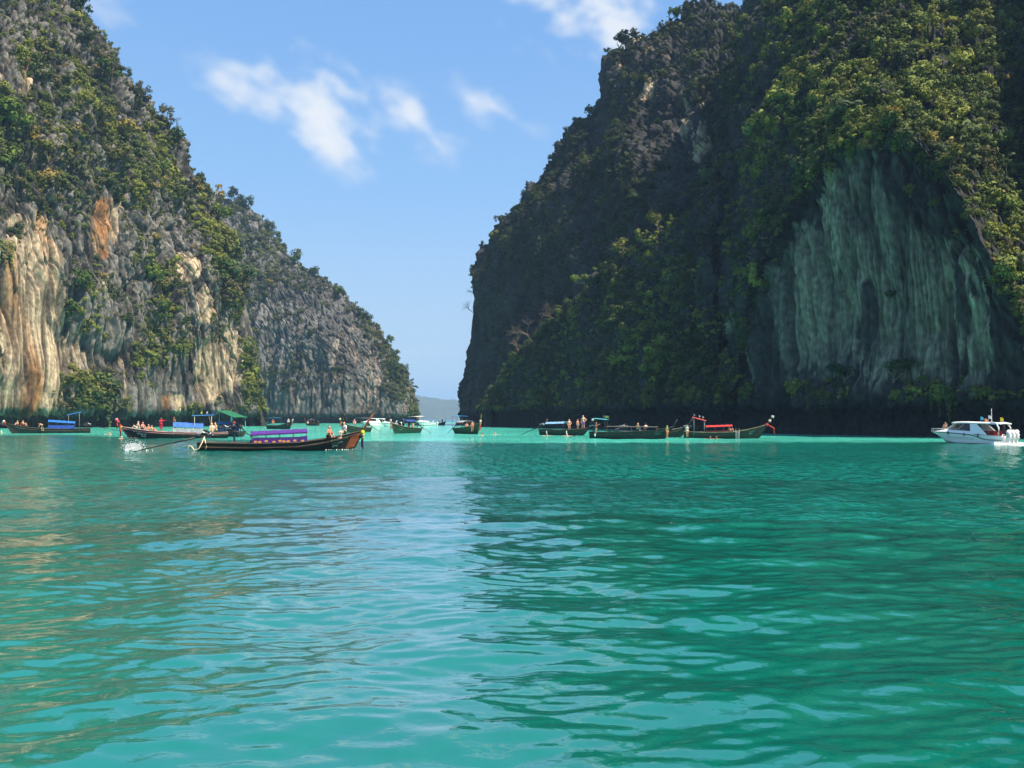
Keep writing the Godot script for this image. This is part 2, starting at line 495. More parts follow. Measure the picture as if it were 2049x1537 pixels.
func make_sheet(called: String, label: String, id: int, pxs: Array, base_d: Array, ridge_py: Array, inset: Array, nu: int, nf: int, power: float, pale: Array, green: Array) -> void:
	var nb := 24
	var nv := nf + nb
	var total := nu * nv
	var p := PackedVector3Array()
	var q := PackedVector3Array()
	p.resize(total)
	# columns: most of them where the picture looks, few outside it
	var lo: float = maxf(pxs[0], -60.0)
	var hi: float = minf(pxs[-1], 2110.0)
	var shape_power := power
	for i in nu:
		var t := float(i) / (nu - 1)
		var px := lerpf(lo, hi, t)
		if pxs[0] < lo - 50.0:
			px = lerpf(pxs[0], lo, t / 0.07) if t < 0.07 else lerpf(lo, hi, (t - 0.07) / 0.93)
		if pxs[-1] > hi + 50.0:
			px = lerpf(hi, pxs[-1], (t - 0.93) / 0.07) if t > 0.93 else lerpf(lo, hi, t / 0.93)
		var d0 := curve(pxs, base_d, px)
		var ry := curve(pxs, ridge_py, px)
		var ins := curve(pxs, inset, px)
		var top := at(px, ry, d0 + ins)
		var foot := at(px, 846.0, d0)
		var hgt := maxf(top.y, 1.0)
		var ay := arch_y(px) if id == 3 else 9999.0
		var in_alcove: bool = id == 3 and px > 1441.0 and px < 2129.0
		var lip_v := 0.0
		if in_alcove:
			lip_v = clampf((852.0 - ay) / (852.0 - ry) * 1.0, 0.02, 0.95)
		for j in nv:
			var s := 0.0
			var y := 0.0
			if j < nf:
				var v := float(j) / (nf - 1)
				y = -3.0 + (hgt + 3.0) * v
				s = pow(v, shape_power)
				if in_alcove:
					# wall set back under the lip, slope above it; heights follow the arch
					var d_here := d0 + 2.0
					var lip_y := at(px, ay, d_here).y
					if y < lip_y:
						var u := clampf(y / maxf(lip_y, 1.0), 0.0, 1.0)
						s = (5.0 * sqrt(sin(u * PI * 0.94 + 0.1)) * smoothstep(0.0, 12.0, lip_y) - 1.5) / ins
					else:
						var u := (y - lip_y) / maxf(hgt - lip_y, 1.0)
						s = (-1.5 + (ins + 1.5) * pow(u, 0.9)) / ins
				var sea := 1.0 - smoothstep(3.2, 5.2, y)
				s += 4.2 * sea / ins if hgt > 12.0 else 0.0
			else:
				var b := float(j - nf + 1) / nb
				y = lerpf(hgt, -2.0, b * b)
				s = 1.0 + (70.0 * b) / ins * minf(1.0, hgt / 60.0)
			var d := d0 + ins * s
			var x := lerpf(foot.x / d0, top.x / (d0 + ins), clampf(y / hgt, 0.0, 1.0)) * d
			p[i * nv + j] = Vector3(x, y, -d)
	# first normals, then relief along them
	var n0 := grid_normals(p, nu, nv)
	if id == 3:
		# round the alcove's lip the relief follows the cliff as a whole, not each ledge
		for i in nu:
			var a := p[maxi(i - 6, 0) * nv]
			var b := p[mini(i + 6, nu - 1) * nv]
			var out := Vector3(b.z - a.z, 0, a.x - b.x).normalized()
			if out.dot(Vector3(0, 0, EYE) - p[i * nv]) < 0:
				out = -out
			for j in nf:
				var y := p[i * nv + j].y
				var near := 1.0 - smoothstep(2.0, 16.0, absf(y - at(seen_at(p[i * nv]).x, arch_y(seen_at(p[i * nv]).x), -p[i * nv].z).y))
				if n0[i * nv + j].dot(out) < 0.0:
					n0[i * nv + j] = -n0[i * nv + j]
				n0[i * nv + j] = n0[i * nv + j].lerp((out + Vector3.UP * 0.25).normalized(), 0.45 + 0.5 * near).normalized()
	q.resize(total)
	var col := PackedColorArray()
	col.resize(total)
	var grey := Color(0.285, 0.27, 0.245)
	var stain := Color(0.040, 0.040, 0.040)
	var cream := Color(0.68, 0.54, 0.37)
	var rust := Color(0.48, 0.24, 0.10)
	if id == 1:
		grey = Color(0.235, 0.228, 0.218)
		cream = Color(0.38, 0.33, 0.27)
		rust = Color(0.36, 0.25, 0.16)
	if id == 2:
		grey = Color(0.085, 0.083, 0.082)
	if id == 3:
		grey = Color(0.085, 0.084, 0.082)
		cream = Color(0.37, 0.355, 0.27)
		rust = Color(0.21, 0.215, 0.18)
	var rough := 0.7 if id == 1 else 1.0
	var warp: float = [1.0, 1.4, 1.2, 0.25][id]
	var tall: float = [0.38, 0.45, 0.7, 0.8][id]
	var fold: float = [0.8, 1.0, 1.0, 0.5][id]
	for k in total:
		var a := p[k]
		var big := noise.get_noise_3d(a.x * 0.035, a.y * 0.03, a.z * 0.035)
		var flute := noise.get_noise_3d(a.x * 0.10 + 9.0, a.y * 0.022, a.z * 0.10)
		var wx: float = a.x + noise.get_noise_3d(a.x * 0.1, a.y * 0.04, a.z * 0.1) * warp
		var wz: float = a.z + noise.get_noise_3d(a.x * 0.1 + 50.0, a.y * 0.04, a.z * 0.1) * warp
		var wide := ribs.get_noise_3d(wx * 0.16, a.y * 0.016, wz * 0.16) + 1.0
		var sf := 1.1 if id == 3 else 0.55
		var slim := ribs.get_noise_3d(wx * sf, a.y * 0.04, wz * sf) + 1.0
		var block := ribs.get_noise_3d(wx * 0.19 + 30.0, a.y * tall * 0.06, wz * 0.19) + 1.0
		var crag := ridged.get_noise_3d(a.x * 0.09, a.y * tall * 0.05, a.z * 0.09)
		var chip := ridged.get_noise_3d(a.x * 0.40, a.y * tall * 0.17, a.z * 0.40)
		var fine := noise.get_noise_3d(a.x * 0.5, a.y * 0.06, a.z * 0.5 + 5.0)
		var front := 1.0 if (k % nv) < nf else 0.4
		var seen := seen_at(a)
		var pl := spot(seen.x, seen.y, pale)
		var smooth_ := 1.0 - 0.6 * clampf(pl, 0.0, 1.0)
		var thick := clampf(a.y / 14.0, 0.3, 1.0)
		var crease := smoothstep(0.0, 0.22, wide)
		var crease2 := smoothstep(0.0, 0.24, slim)
		var crack := smoothstep(0.0, 0.12, block)
		var disp := (big * 3.2 * fold + flute * 1.8 * fold + ((crease - 1.0) * 1.5 + wide * 1.6) * fold + (crease2 - 1.0) * (0.45 if id == 3 else 1.0) + (block * 1.3 + (crack - 1.0) * 1.0) * smooth_ + crag * 1.2 * smooth_ + chip * 1.1 * smooth_ + fine * 0.2) * front * rough * thick
		# hanging flowstone fringe above the sea notch
		disp += smoothstep(9.0, 4.5, a.y) * smoothstep(2.5, 4.6, a.y) * (0.35 + fine * 1.3 + chip * 0.5) * front
		q[k] = a + n0[k] * disp
		var streak := noise.get_noise_3d(wx * 0.22 + 40.0, a.y * 0.014, wz * 0.22)
		var thin := noise.get_noise_3d(wx * 0.8, a.y * 0.03, wz * 0.8 + 20.0)
		var blot := noise.get_noise_3d(a.x * 0.06, a.y * 0.07 + 30.0, a.z * 0.06)
		var pf := 1.5 if id == 3 else 0.6
		var panel := panels.get_noise_3d(wx * pf, a.y * 0.03, wz * pf)
		var sheet_tone := panels.get_noise_3d(wx * 0.16, a.y * 0.016, wz * 0.16)
		var c := grey
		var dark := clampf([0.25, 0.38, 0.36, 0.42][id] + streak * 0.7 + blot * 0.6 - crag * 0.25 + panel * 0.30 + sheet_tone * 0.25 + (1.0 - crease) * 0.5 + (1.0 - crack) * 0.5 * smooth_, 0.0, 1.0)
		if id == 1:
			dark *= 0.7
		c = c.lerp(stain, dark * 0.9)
		if pl > 0.0:
			var amt := clampf(pl * 1.15 + streak * 0.6 + panel * 0.35 + sheet_tone * 0.3 - 0.12 + blot * 0.45, 0.0, 1.0)
			var warm := cream.lerp(rust, clampf(noise.get_noise_3d(wx * 0.11 + 70.0, a.y * 0.012, wz * 0.11) * 1.6 + panel * 0.3 - 0.1, 0.0, 1.0))
			var tone := 1.0 + panel * 0.22 + sheet_tone * 0.12
			warm = Color(warm.r * tone, warm.g * tone, warm.b * tone)
			c = c.lerp(warm, smoothstep(0.25, 0.6, amt))
			c = c.lerp(stain, (1.0 - crease) * 0.65 * smoothstep(-0.1, 0.4, blot + streak + 0.25))
			c = c.lerp(stain, (1.0 - crease2) * 0.45)
			c = c.lerp(stain, smoothstep(0.55, 0.9, absf(panel) + thin * 0.5) * (0.5 if panel > 0.0 else 0.0))
		# damp, dark notch at the tide line
		c = c.lerp(Color(0.035, 0.037, 0.035), smoothstep(7.5 + streak * 4.0, 3.2, a.y) * 0.85)
		var g := 0.82 + 0.36 * noise.get_noise_3d(a.x * 1.3, a.y * 0.7, a.z * 1.3)
		col[k] = Color(c.r * g, c.g * g, c.b * g)
	var n1 := grid_normals(q, nu, nv)
	var idx := PackedInt32Array()
	idx.resize((nu - 1) * (nv - 1) * 6)
	var w := 0
	for i in nu - 1:
		for j in nv - 1:
			var k := i * nv + j
			idx[w] = k
			idx[w + 1] = k + 1
			idx[w + 2] = k + nv
			idx[w + 3] = k + nv
			idx[w + 4] = k + 1
			idx[w + 5] = k + nv + 1
			w += 6
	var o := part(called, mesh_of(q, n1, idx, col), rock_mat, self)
	tag(o, label, "", "", "structure")
	sheets[called] = {"p": q, "n": n1, "nu": nu, "nv": nv, "nf": nf, "green": green, "id": id}

func grid_normals(p: PackedVector3Array, nu: int, nv: int) -> PackedVector3Array:
	var n := PackedVector3Array()
	n.resize(nu * nv)
	for i in nu:
		var i0 := maxi(i - 1, 0) * nv
		var i1 := mini(i + 1, nu - 1) * nv
		for j in nv:
			var a := p[i1 + j] - p[i0 + j]
			var b := p[i * nv + mini(j + 1, nv - 1)] - p[i * nv + maxi(j - 1, 0)]
			n[i * nv + j] = a.cross(b).normalized()
	return n

# ---------------------------------------------------------------- vegetation
var crowns: Array[ArrayMesh] = []
var stuff_spots := [[], [], [], [], [], [], [], []]

func crown_mesh(seed_: int, kind: int) -> ArrayMesh:
	# a crown of many small leaf sprays gathered in clumps; radius about 1
	var r := RandomNumberGenerator.new()
	r.seed = seed_
	var v := PackedVector3Array()
	var n := PackedVector3Array()
	var c := PackedColorArray()
	var idx := PackedInt32Array()
	var clumps := []
	for k in (9 if kind != 2 else 7):
		var d := Vector3(r.randf_range(-1, 1), r.randf_range(-0.45, 1), r.randf_range(-1, 1)).normalized() * r.randf_range(0.35, 0.78)
		if kind == 1:
			d.y *= 1.5
		if kind == 2:
			d.y = d.y * 0.35 + 0.2
			d.x *= 1.25
			d.z *= 1.25
		clumps.append([d, r.randf_range(0.26, 0.46), r.randf_range(0.72, 1.25)])
	for cl in clumps:
		for k in 46:
			var out := Vector3(r.randfn(), r.randfn() + 0.25, r.randfn()).normalized()
			var pos: Vector3 = cl[0] + out * cl[1] * pow(r.randf(), 0.4)
			var size := r.randf_range(0.07, 0.15)
			var face := (out + Vector3(r.randf_range(-0.7, 0.7), r.randf_range(-0.2, 0.9), r.randf_range(-0.7, 0.7))).normalized()
			var s := face.cross(Vector3(r.randfn(), r.randfn(), r.randfn())).normalized() * size
			var t := face.cross(s).normalized() * size * r.randf_range(0.5, 1.0)
			var b := v.size()
			var shade: float = cl[2] * r.randf_range(0.75, 1.25)
			var nn: Vector3 = (out * 0.6 + (pos + Vector3(0, 0.2, 0)).normalized() * 0.5 + face * 0.35).normalized()
			v.append_array([pos - s, pos + t * 0.8, pos + s, pos - t])
			n.append_array([nn, nn, nn, nn])
			for e in 4:
				c.append(Color(shade * 1.02, shade, shade * 0.9))
			idx.append_array([b, b + 1, b + 2, b, b + 2, b + 3])
	return mesh_of(v, n, idx, c)

func drape_mesh(seed_: int) -> ArrayMesh:
	# creepers hanging in strands down a rock face; faces along z
	var r := RandomNumberGenerator.new()
	r.seed = seed_
	var v := PackedVector3Array()
	var n := PackedVector3Array()
	var c := PackedColorArray()
	var idx := PackedInt32Array()
	for strand in 11:
		var x := r.randf_range(-0.8, 0.8)
		var drop := r.randf_range(1.0, 3.2)
		var shade := r.randf_range(0.7, 1.2)
		for k in int(drop * 13):
			var t := r.randf()
			var pos := Vector3(x + r.randfn() * 0.12 * (1.2 - t), 0.5 - drop * t, r.randf_range(-0.25, 0.12) + 0.2 * (1.0 - t))
			var size := r.randf_range(0.06, 0.12)
			var face := Vector3(r.randfn() * 0.6, 0.5 + r.randfn() * 0.4, 1.0).normalized()
			var s := face.cross(Vector3(r.randfn(), r.randfn(), r.randfn())).normalized() * size
			var u := face.cross(s).normalized() * size
			var b := v.size()
			v.append_array([pos - s, pos + u * 0.8, pos + s, pos - u])
			n.append_array([face, face, face, face])
			for e in 4:
				c.append(Color(shade, shade, shade * 0.9))
			idx.append_array([b, b + 1, b + 2, b, b + 2, b + 3])
	return mesh_of(v, n, idx, c)

func surface_at(called: String, px: float, py: float) -> Array:
	var s: Dictionary = sheets[called]
	var best := 1e9
	var hit := 0
	for i in range(0, s.nu, 1):
		var low := seen_at(s.p[i * s.nv + 20])
		if absf(low.x - px) > 60.0:
			continue
		for j in range(0, s.nf, 2):
			var q := seen_at(s.p[i * s.nv + j])
			var e := (q - Vector2(px, py)).length_squared()
			if e < best - 4.0:
				best = e
				hit = i * s.nv + j
	return [s.p[hit], s.n[hit]]

func leaf_tint(id: int, p: Vector3, deep: bool) -> Color:
	var t := noise.get_noise_3d(p.x * 0.06, p.y * 0.06, p.z * 0.06) * 0.9 + rng.randf_range(-0.42, 0.42) + (0.12 if id == 3 else 0.0)
	var c := Color(0.068, 0.090, 0.028)
	if t > 0.5:
		c = Color(0.155, 0.168, 0.038)
	elif t > 0.15:
		c = Color(0.112, 0.135, 0.033)
	elif t < -0.55:
		c = Color(0.105, 0.095, 0.052)
	elif t < -0.25:
		c = Color(0.045, 0.066, 0.030)
	if rng.randf() < 0.015:
		c = Color(0.20, 0.15, 0.05)
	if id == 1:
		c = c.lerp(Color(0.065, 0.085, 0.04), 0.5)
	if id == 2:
		c = c.lerp(Color(0.045, 0.065, 0.028), 0.6)  # peak leaves darkened, shade put into their colour
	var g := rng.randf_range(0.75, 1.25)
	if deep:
		# shade painted into the leaf colour of the steep right flank
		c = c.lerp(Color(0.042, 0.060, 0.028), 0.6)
	g *= [1.45, 1.15, 0.85, 0.9 if deep else 1.45][id]  # painted light: sunlit right slope brighter, shaded flank and peak darker
	return Color(c.r * g, c.g * g, c.b * g)

func make_vegetation() -> void:
	for k in 8:
		crowns.append(crown_mesh(100 + k, [0, 0, 1, 2, 0, 2, 1, 0][k]))
	crowns.append(drape_mesh(300))
	crowns.append(drape_mesh(301))
	var want := {"left_cliff": [19000, 1.30, 0.0], "headland_cliff": [9500, 1.7, 0.0], "shaded_peak": [15000, 1.45, 0.2], "right_cliff": [32000, 1.0, 0.58]}
	for called in want:
		var s: Dictionary = sheets[called]
		var xf: Array[Transform3D] = []
		var tint: Array[Color] = []
		var kind: Array[int] = []
		for k in want[called][0]:
			var i := rng.randi_range(1, s.nu - 2)
			var j := rng.randi_range(6, s.nf + 3)
			var a: Vector3 = s.p[i * s.nv + j]
			var n: Vector3 = s.n[i * s.nv + j]
			if a.y < 5.0:
				continue
			var seen := seen_at(a)
			var g: float = want[called][2] + n.y * 0.8 + noise.get_noise_3d(a.x * 0.05, a.y * 0.035, a.z * 0.05) * 0.6 + noise.get_noise_3d(a.x * 0.17, a.y * 0.12, a.z * 0.17) * 0.5 + 0.75 * spot(seen.x, seen.y, s.green)
			if j > s.nf - 8:
				g += 0.4
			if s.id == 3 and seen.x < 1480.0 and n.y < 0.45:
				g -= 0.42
			if s.id == 2 and seen.x < 975.0:
				g -= 0.5
			if s.id == 3 and seen.x > 1440.0 and seen.y > arch_y(seen.x) + 6.0:
				g -= 1.75 - 1.1 * smoothstep(740.0, 790.0, seen.y) - 0.5 * smoothstep(1560.0, 1480.0, seen.x) - 0.55 * smoothstep(60.0, 10.0, seen.y - arch_y(seen.x))
			elif s.id == 3 and seen.x > 1440.0 and seen.y > arch_y(seen.x) - 60.0:
				g += 0.35
			if rng.randf() > smoothstep(-0.28, 0.5, g) * 0.75 + (0.04 if g > -0.7 else 0.0):
				continue
			var stand := noise.get_noise_3d(a.x * 0.045 + 80.0, a.y * 0.045, a.z * 0.045)
			var size: float = want[called][1] * (0.38 + 1.15 * rng.randf() ** 2.4) * (0.6 + 0.5 * clampf(g, 0.0, 1.0)) * (1.0 + 0.55 * stand)
			if rng.randf() < 0.05 and g > 0.1:
				size *= 1.9
			var up := (Vector3.UP * 1.3 + n * 0.7).normalized()
			var f := rng.randi_range(0, 7)
			if n.y < 0.35 and rng.randf() < 0.22:
				f = rng.randi_range(8, 9)
				up = Vector3.UP
			var b := Basis(Quaternion(Vector3.UP, up)) * Basis(Vector3.UP, rng.randf() * TAU)
			if f > 7:
				b = Basis.looking_at(-Vector3(n.x, 0, n.z).normalized() if absf(n.x) + absf(n.z) > 0.01 else Vector3.FORWARD)
			b = b.scaled_local(Vector3(size, size * rng.randf_range(0.7, 1.2), size))
			xf.append(Transform3D(b, a + n * size * 0.30 + Vector3.UP * size * 0.12))
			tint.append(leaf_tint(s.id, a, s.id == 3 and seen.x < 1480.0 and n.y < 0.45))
			kind.append(f)
		# one object per cliff; crowns of eight forms as its parts
		var o := Node3D.new()
		o.name = "scrub_on_" + called
		add_child(o)
		tag(o, {"left_cliff": "dense green and olive scrub clinging to the sunlit left cliff", "headland_cliff": "dull green scrub over the grey headland cliff", "shaded_peak": "dark green scrub and trees over the shaded peak", "right_cliff": "thick sunlit scrub and woods over the right cliff"}[called], "scrub", "", "stuff")
		for f in 10:
			var mm := MultiMesh.new()
			mm.transform_format = MultiMesh.TRANSFORM_3D
			mm.use_colors = true
			mm.mesh = crowns[f]
			mm.instance_count = kind.count(f)
			var w := 0
			for k in kind.size():
				if kind[k] == f:
					mm.set_instance_transform(w, xf[k])
					mm.set_instance_color(w, tint[k])
					w += 1
			var mi := MultiMeshInstance3D.new()
			mi.name = "foliage"
			mi.multimesh = mm
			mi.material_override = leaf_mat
			o.add_child(mi, true)
			mi.set_meta("kind", "stuff")
		print(called, " bushes ", kind.size())

# ---------------------------------------------------------------- shape helpers
func tool() -> SurfaceTool:
	var st := SurfaceTool.new()
	st.begin(Mesh.PRIMITIVE_TRIANGLES)
	return st

func done(st: SurfaceTool) -> ArrayMesh:
	st.generate_normals()
	return st.commit()

func quad(st: SurfaceTool, a: Vector3, b: Vector3, c: Vector3, d: Vector3) -> void:
	for p in [a, b, c, a, c, d]:
		st.add_vertex(p)

func box(st: SurfaceTool, mid: Vector3, size: Vector3, turn := Basis.IDENTITY, taper := 1.0) -> void:
	# a box with its upper face scaled by taper
	st.set_smooth_group(-1)
	var h := size * 0.5
	var c := []
	for y in [-1.0, 1.0]:
		var k: float = 1.0 if y < 0 else taper
		for s in [[-1, -1], [1, -1], [1, 1], [-1, 1]]:
			c.append(mid + turn * Vector3(h.x * s[0] * k, h.y * y, h.z * s[1] * k))
	quad(st, c[0], c[1], c[2], c[3])
	quad(st, c[7], c[6], c[5], c[4])
	for i in 4:
		var j := (i + 1) % 4
		quad(st, c[i], c[i + 4], c[j + 4], c[j])

func tube(st: SurfaceTool, pts: Array, radii: Array, sides := 6, flat := 1.0) -> void:
	st.set_smooth_group(0)
	var rings := []
	for i in pts.size():
		var dir: Vector3 = (pts[mini(i + 1, pts.size() - 1)] - pts[maxi(i - 1, 0)]).normalized()
		var u := dir.cross(Vector3.UP)
		u = u.normalized() if u.length() > 0.05 else Vector3.RIGHT
		var w := u.cross(dir).normalized()
		var r: float = radii[mini(i, radii.size() - 1)]
		var ring := []
		for k in sides:
			var a := TAU * k / sides
			ring.append(pts[i] + u * cos(a) * r * flat + w * sin(a) * r)
		rings.append(ring)
	for i in rings.size() - 1:
		for k in sides:
			var l := (k + 1) % sides
			quad(st, rings[i][k], rings[i + 1][k], rings[i + 1][l], rings[i][l])
	for e in [0, rings.size() - 1]:
		for k in range(1, sides - 1):
			st.add_vertex(rings[e][0])
			st.add_vertex(rings[e][k + (1 if e else 0)])
			st.add_vertex(rings[e][k + (0 if e else 1)])

func tube_mesh(pts: Array, radii: Array, sides := 6, flat := 1.0) -> ArrayMesh:
	var st := tool()
	tube(st, pts, radii, sides, flat)
	return done(st)

func box_mesh(mid: Vector3, size: Vector3, turn := Basis.IDENTITY, taper := 1.0) -> ArrayMesh:
	var st := tool()
	box(st, mid, size, turn, taper)
	return done(st)

func grid_mesh(rows: Array, smooth := true) -> ArrayMesh:
	var st := tool()
	st.set_smooth_group(0 if smooth else -1)
	for i in rows.size() - 1:
		for j in rows[i].size() - 1:
			quad(st, rows[i][j], rows[i + 1][j], rows[i + 1][j + 1], rows[i][j + 1])
	return done(st)

func slab(rows: Array, thick: float) -> ArrayMesh:
	# a cloth or panel with real thickness, from rows of points
	var st := tool()
	st.set_smooth_group(0)
	var down := Vector3(0, -thick, 0)
	for i in rows.size() - 1:
		for j in rows[i].size() - 1:
			quad(st, rows[i][j], rows[i + 1][j], rows[i + 1][j + 1], rows[i][j + 1])
	st.set_smooth_group(1)
	for i in rows.size() - 1:
		for j in rows[i].size() - 1:
			quad(st, rows[i][j + 1] + down, rows[i + 1][j + 1] + down, rows[i + 1][j] + down, rows[i][j] + down)
	st.set_smooth_group(-1)
	var last: int = rows.size() - 1
	for j in rows[0].size() - 1:
		quad(st, rows[0][j], rows[0][j + 1], rows[0][j + 1] + down, rows[0][j] + down)
		quad(st, rows[last][j + 1], rows[last][j], rows[last][j] + down, rows[last][j + 1] + down)
	var e: int = rows[0].size() - 1
	for i in last:
		quad(st, rows[i + 1][0], rows[i][0], rows[i][0] + down, rows[i + 1][0] + down)
		quad(st, rows[i][e], rows[i + 1][e], rows[i + 1][e] + down, rows[i][e] + down)
	return done(st)

var paints := {}
func col(hex: String, rough := 0.6, metal := 0.0) -> StandardMaterial3D:
	var key := "%s %s %s" % [hex, rough, metal]
	if not paints.has(key):
		var m := StandardMaterial3D.new()
		m.albedo_color = Color(hex)
		m.roughness = rough
		m.metallic = metal
		paints[key] = m
	return paints[key]

func wood(hex: String, rough := 0.7) -> StandardMaterial3D:
	# worn painted planking: a base colour with grain and scuffs
	var key := "wood" + hex
	if not paints.has(key):
		var m := StandardMaterial3D.new()
		m.albedo_color = Color(hex)
		m.roughness = rough
		m.uv1_triplanar = true
		m.uv1_scale = Vector3(0.12, 0.9, 0.9)
		m.albedo_texture = plank_tex
		m.heightmap_enabled = true
		m.heightmap_texture = plank_tex
		m.heightmap_scale = 1.2
		paints[key] = m
	return paints[key]

func cloth(hex: String) -> StandardMaterial3D:
	var key := "cloth" + hex
	if not paints.has(key):
		var m := StandardMaterial3D.new()
		m.albedo_color = Color(hex)
		m.roughness = 0.8
		m.backlight_enabled = true
		m.backlight = Color(0.5, 0.5, 0.5)
		m.uv1_triplanar = true
		m.uv1_scale = Vector3(0.6, 0.6, 0.6)
		m.albedo_texture = cloth_tex
		m.heightmap_enabled = true
		m.heightmap_texture = cloth_tex
		m.heightmap_scale = 6.0
		paints[key] = m
	return paints[key]

var plank_tex: ImageTexture
var cloth_tex: ImageTexture

# ---------------------------------------------------------------- long-tail boats
func hull_at(c: Dictionary, t: float, w: float, side: float) -> Vector3:
	# t from stern (0) to bow (1), w from keel (0) to gunwale (1)
	var sheer := curve([0.0, 0.12, 0.35, 0.6, 0.78, 0.9, 1.0], [c.stern, c.stern * 0.92, c.mid, c.mid * 1.12, lerpf(c.mid, c.bow, 0.38), lerpf(c.mid, c.bow, 0.68), c.bow], t)
	var keel := curve([0.0, 0.2, 0.8, 0.93, 1.0], [-0.12, -0.32, -0.32, -0.2, -0.05], t)
	var half: float = c.beam * 0.5 * curve([0.0, 0.15, 0.4, 0.6, 0.75, 0.88, 0.96, 1.0], [0.62, 0.82, 1.0, 0.98, 0.82, 0.50, 0.2, 0.05], t)
	var rake: float = c.rake * smoothstep(0.62, 1.0, t)
	var x: float = (t - 0.5) * c.length - rake * (1.0 - w)
	var belly := lerpf(0.42, 0.95, smoothstep(0.6, 1.0, t))
	return Vector3(x, lerpf(keel, sheer, w), side * half * pow(w, belly))

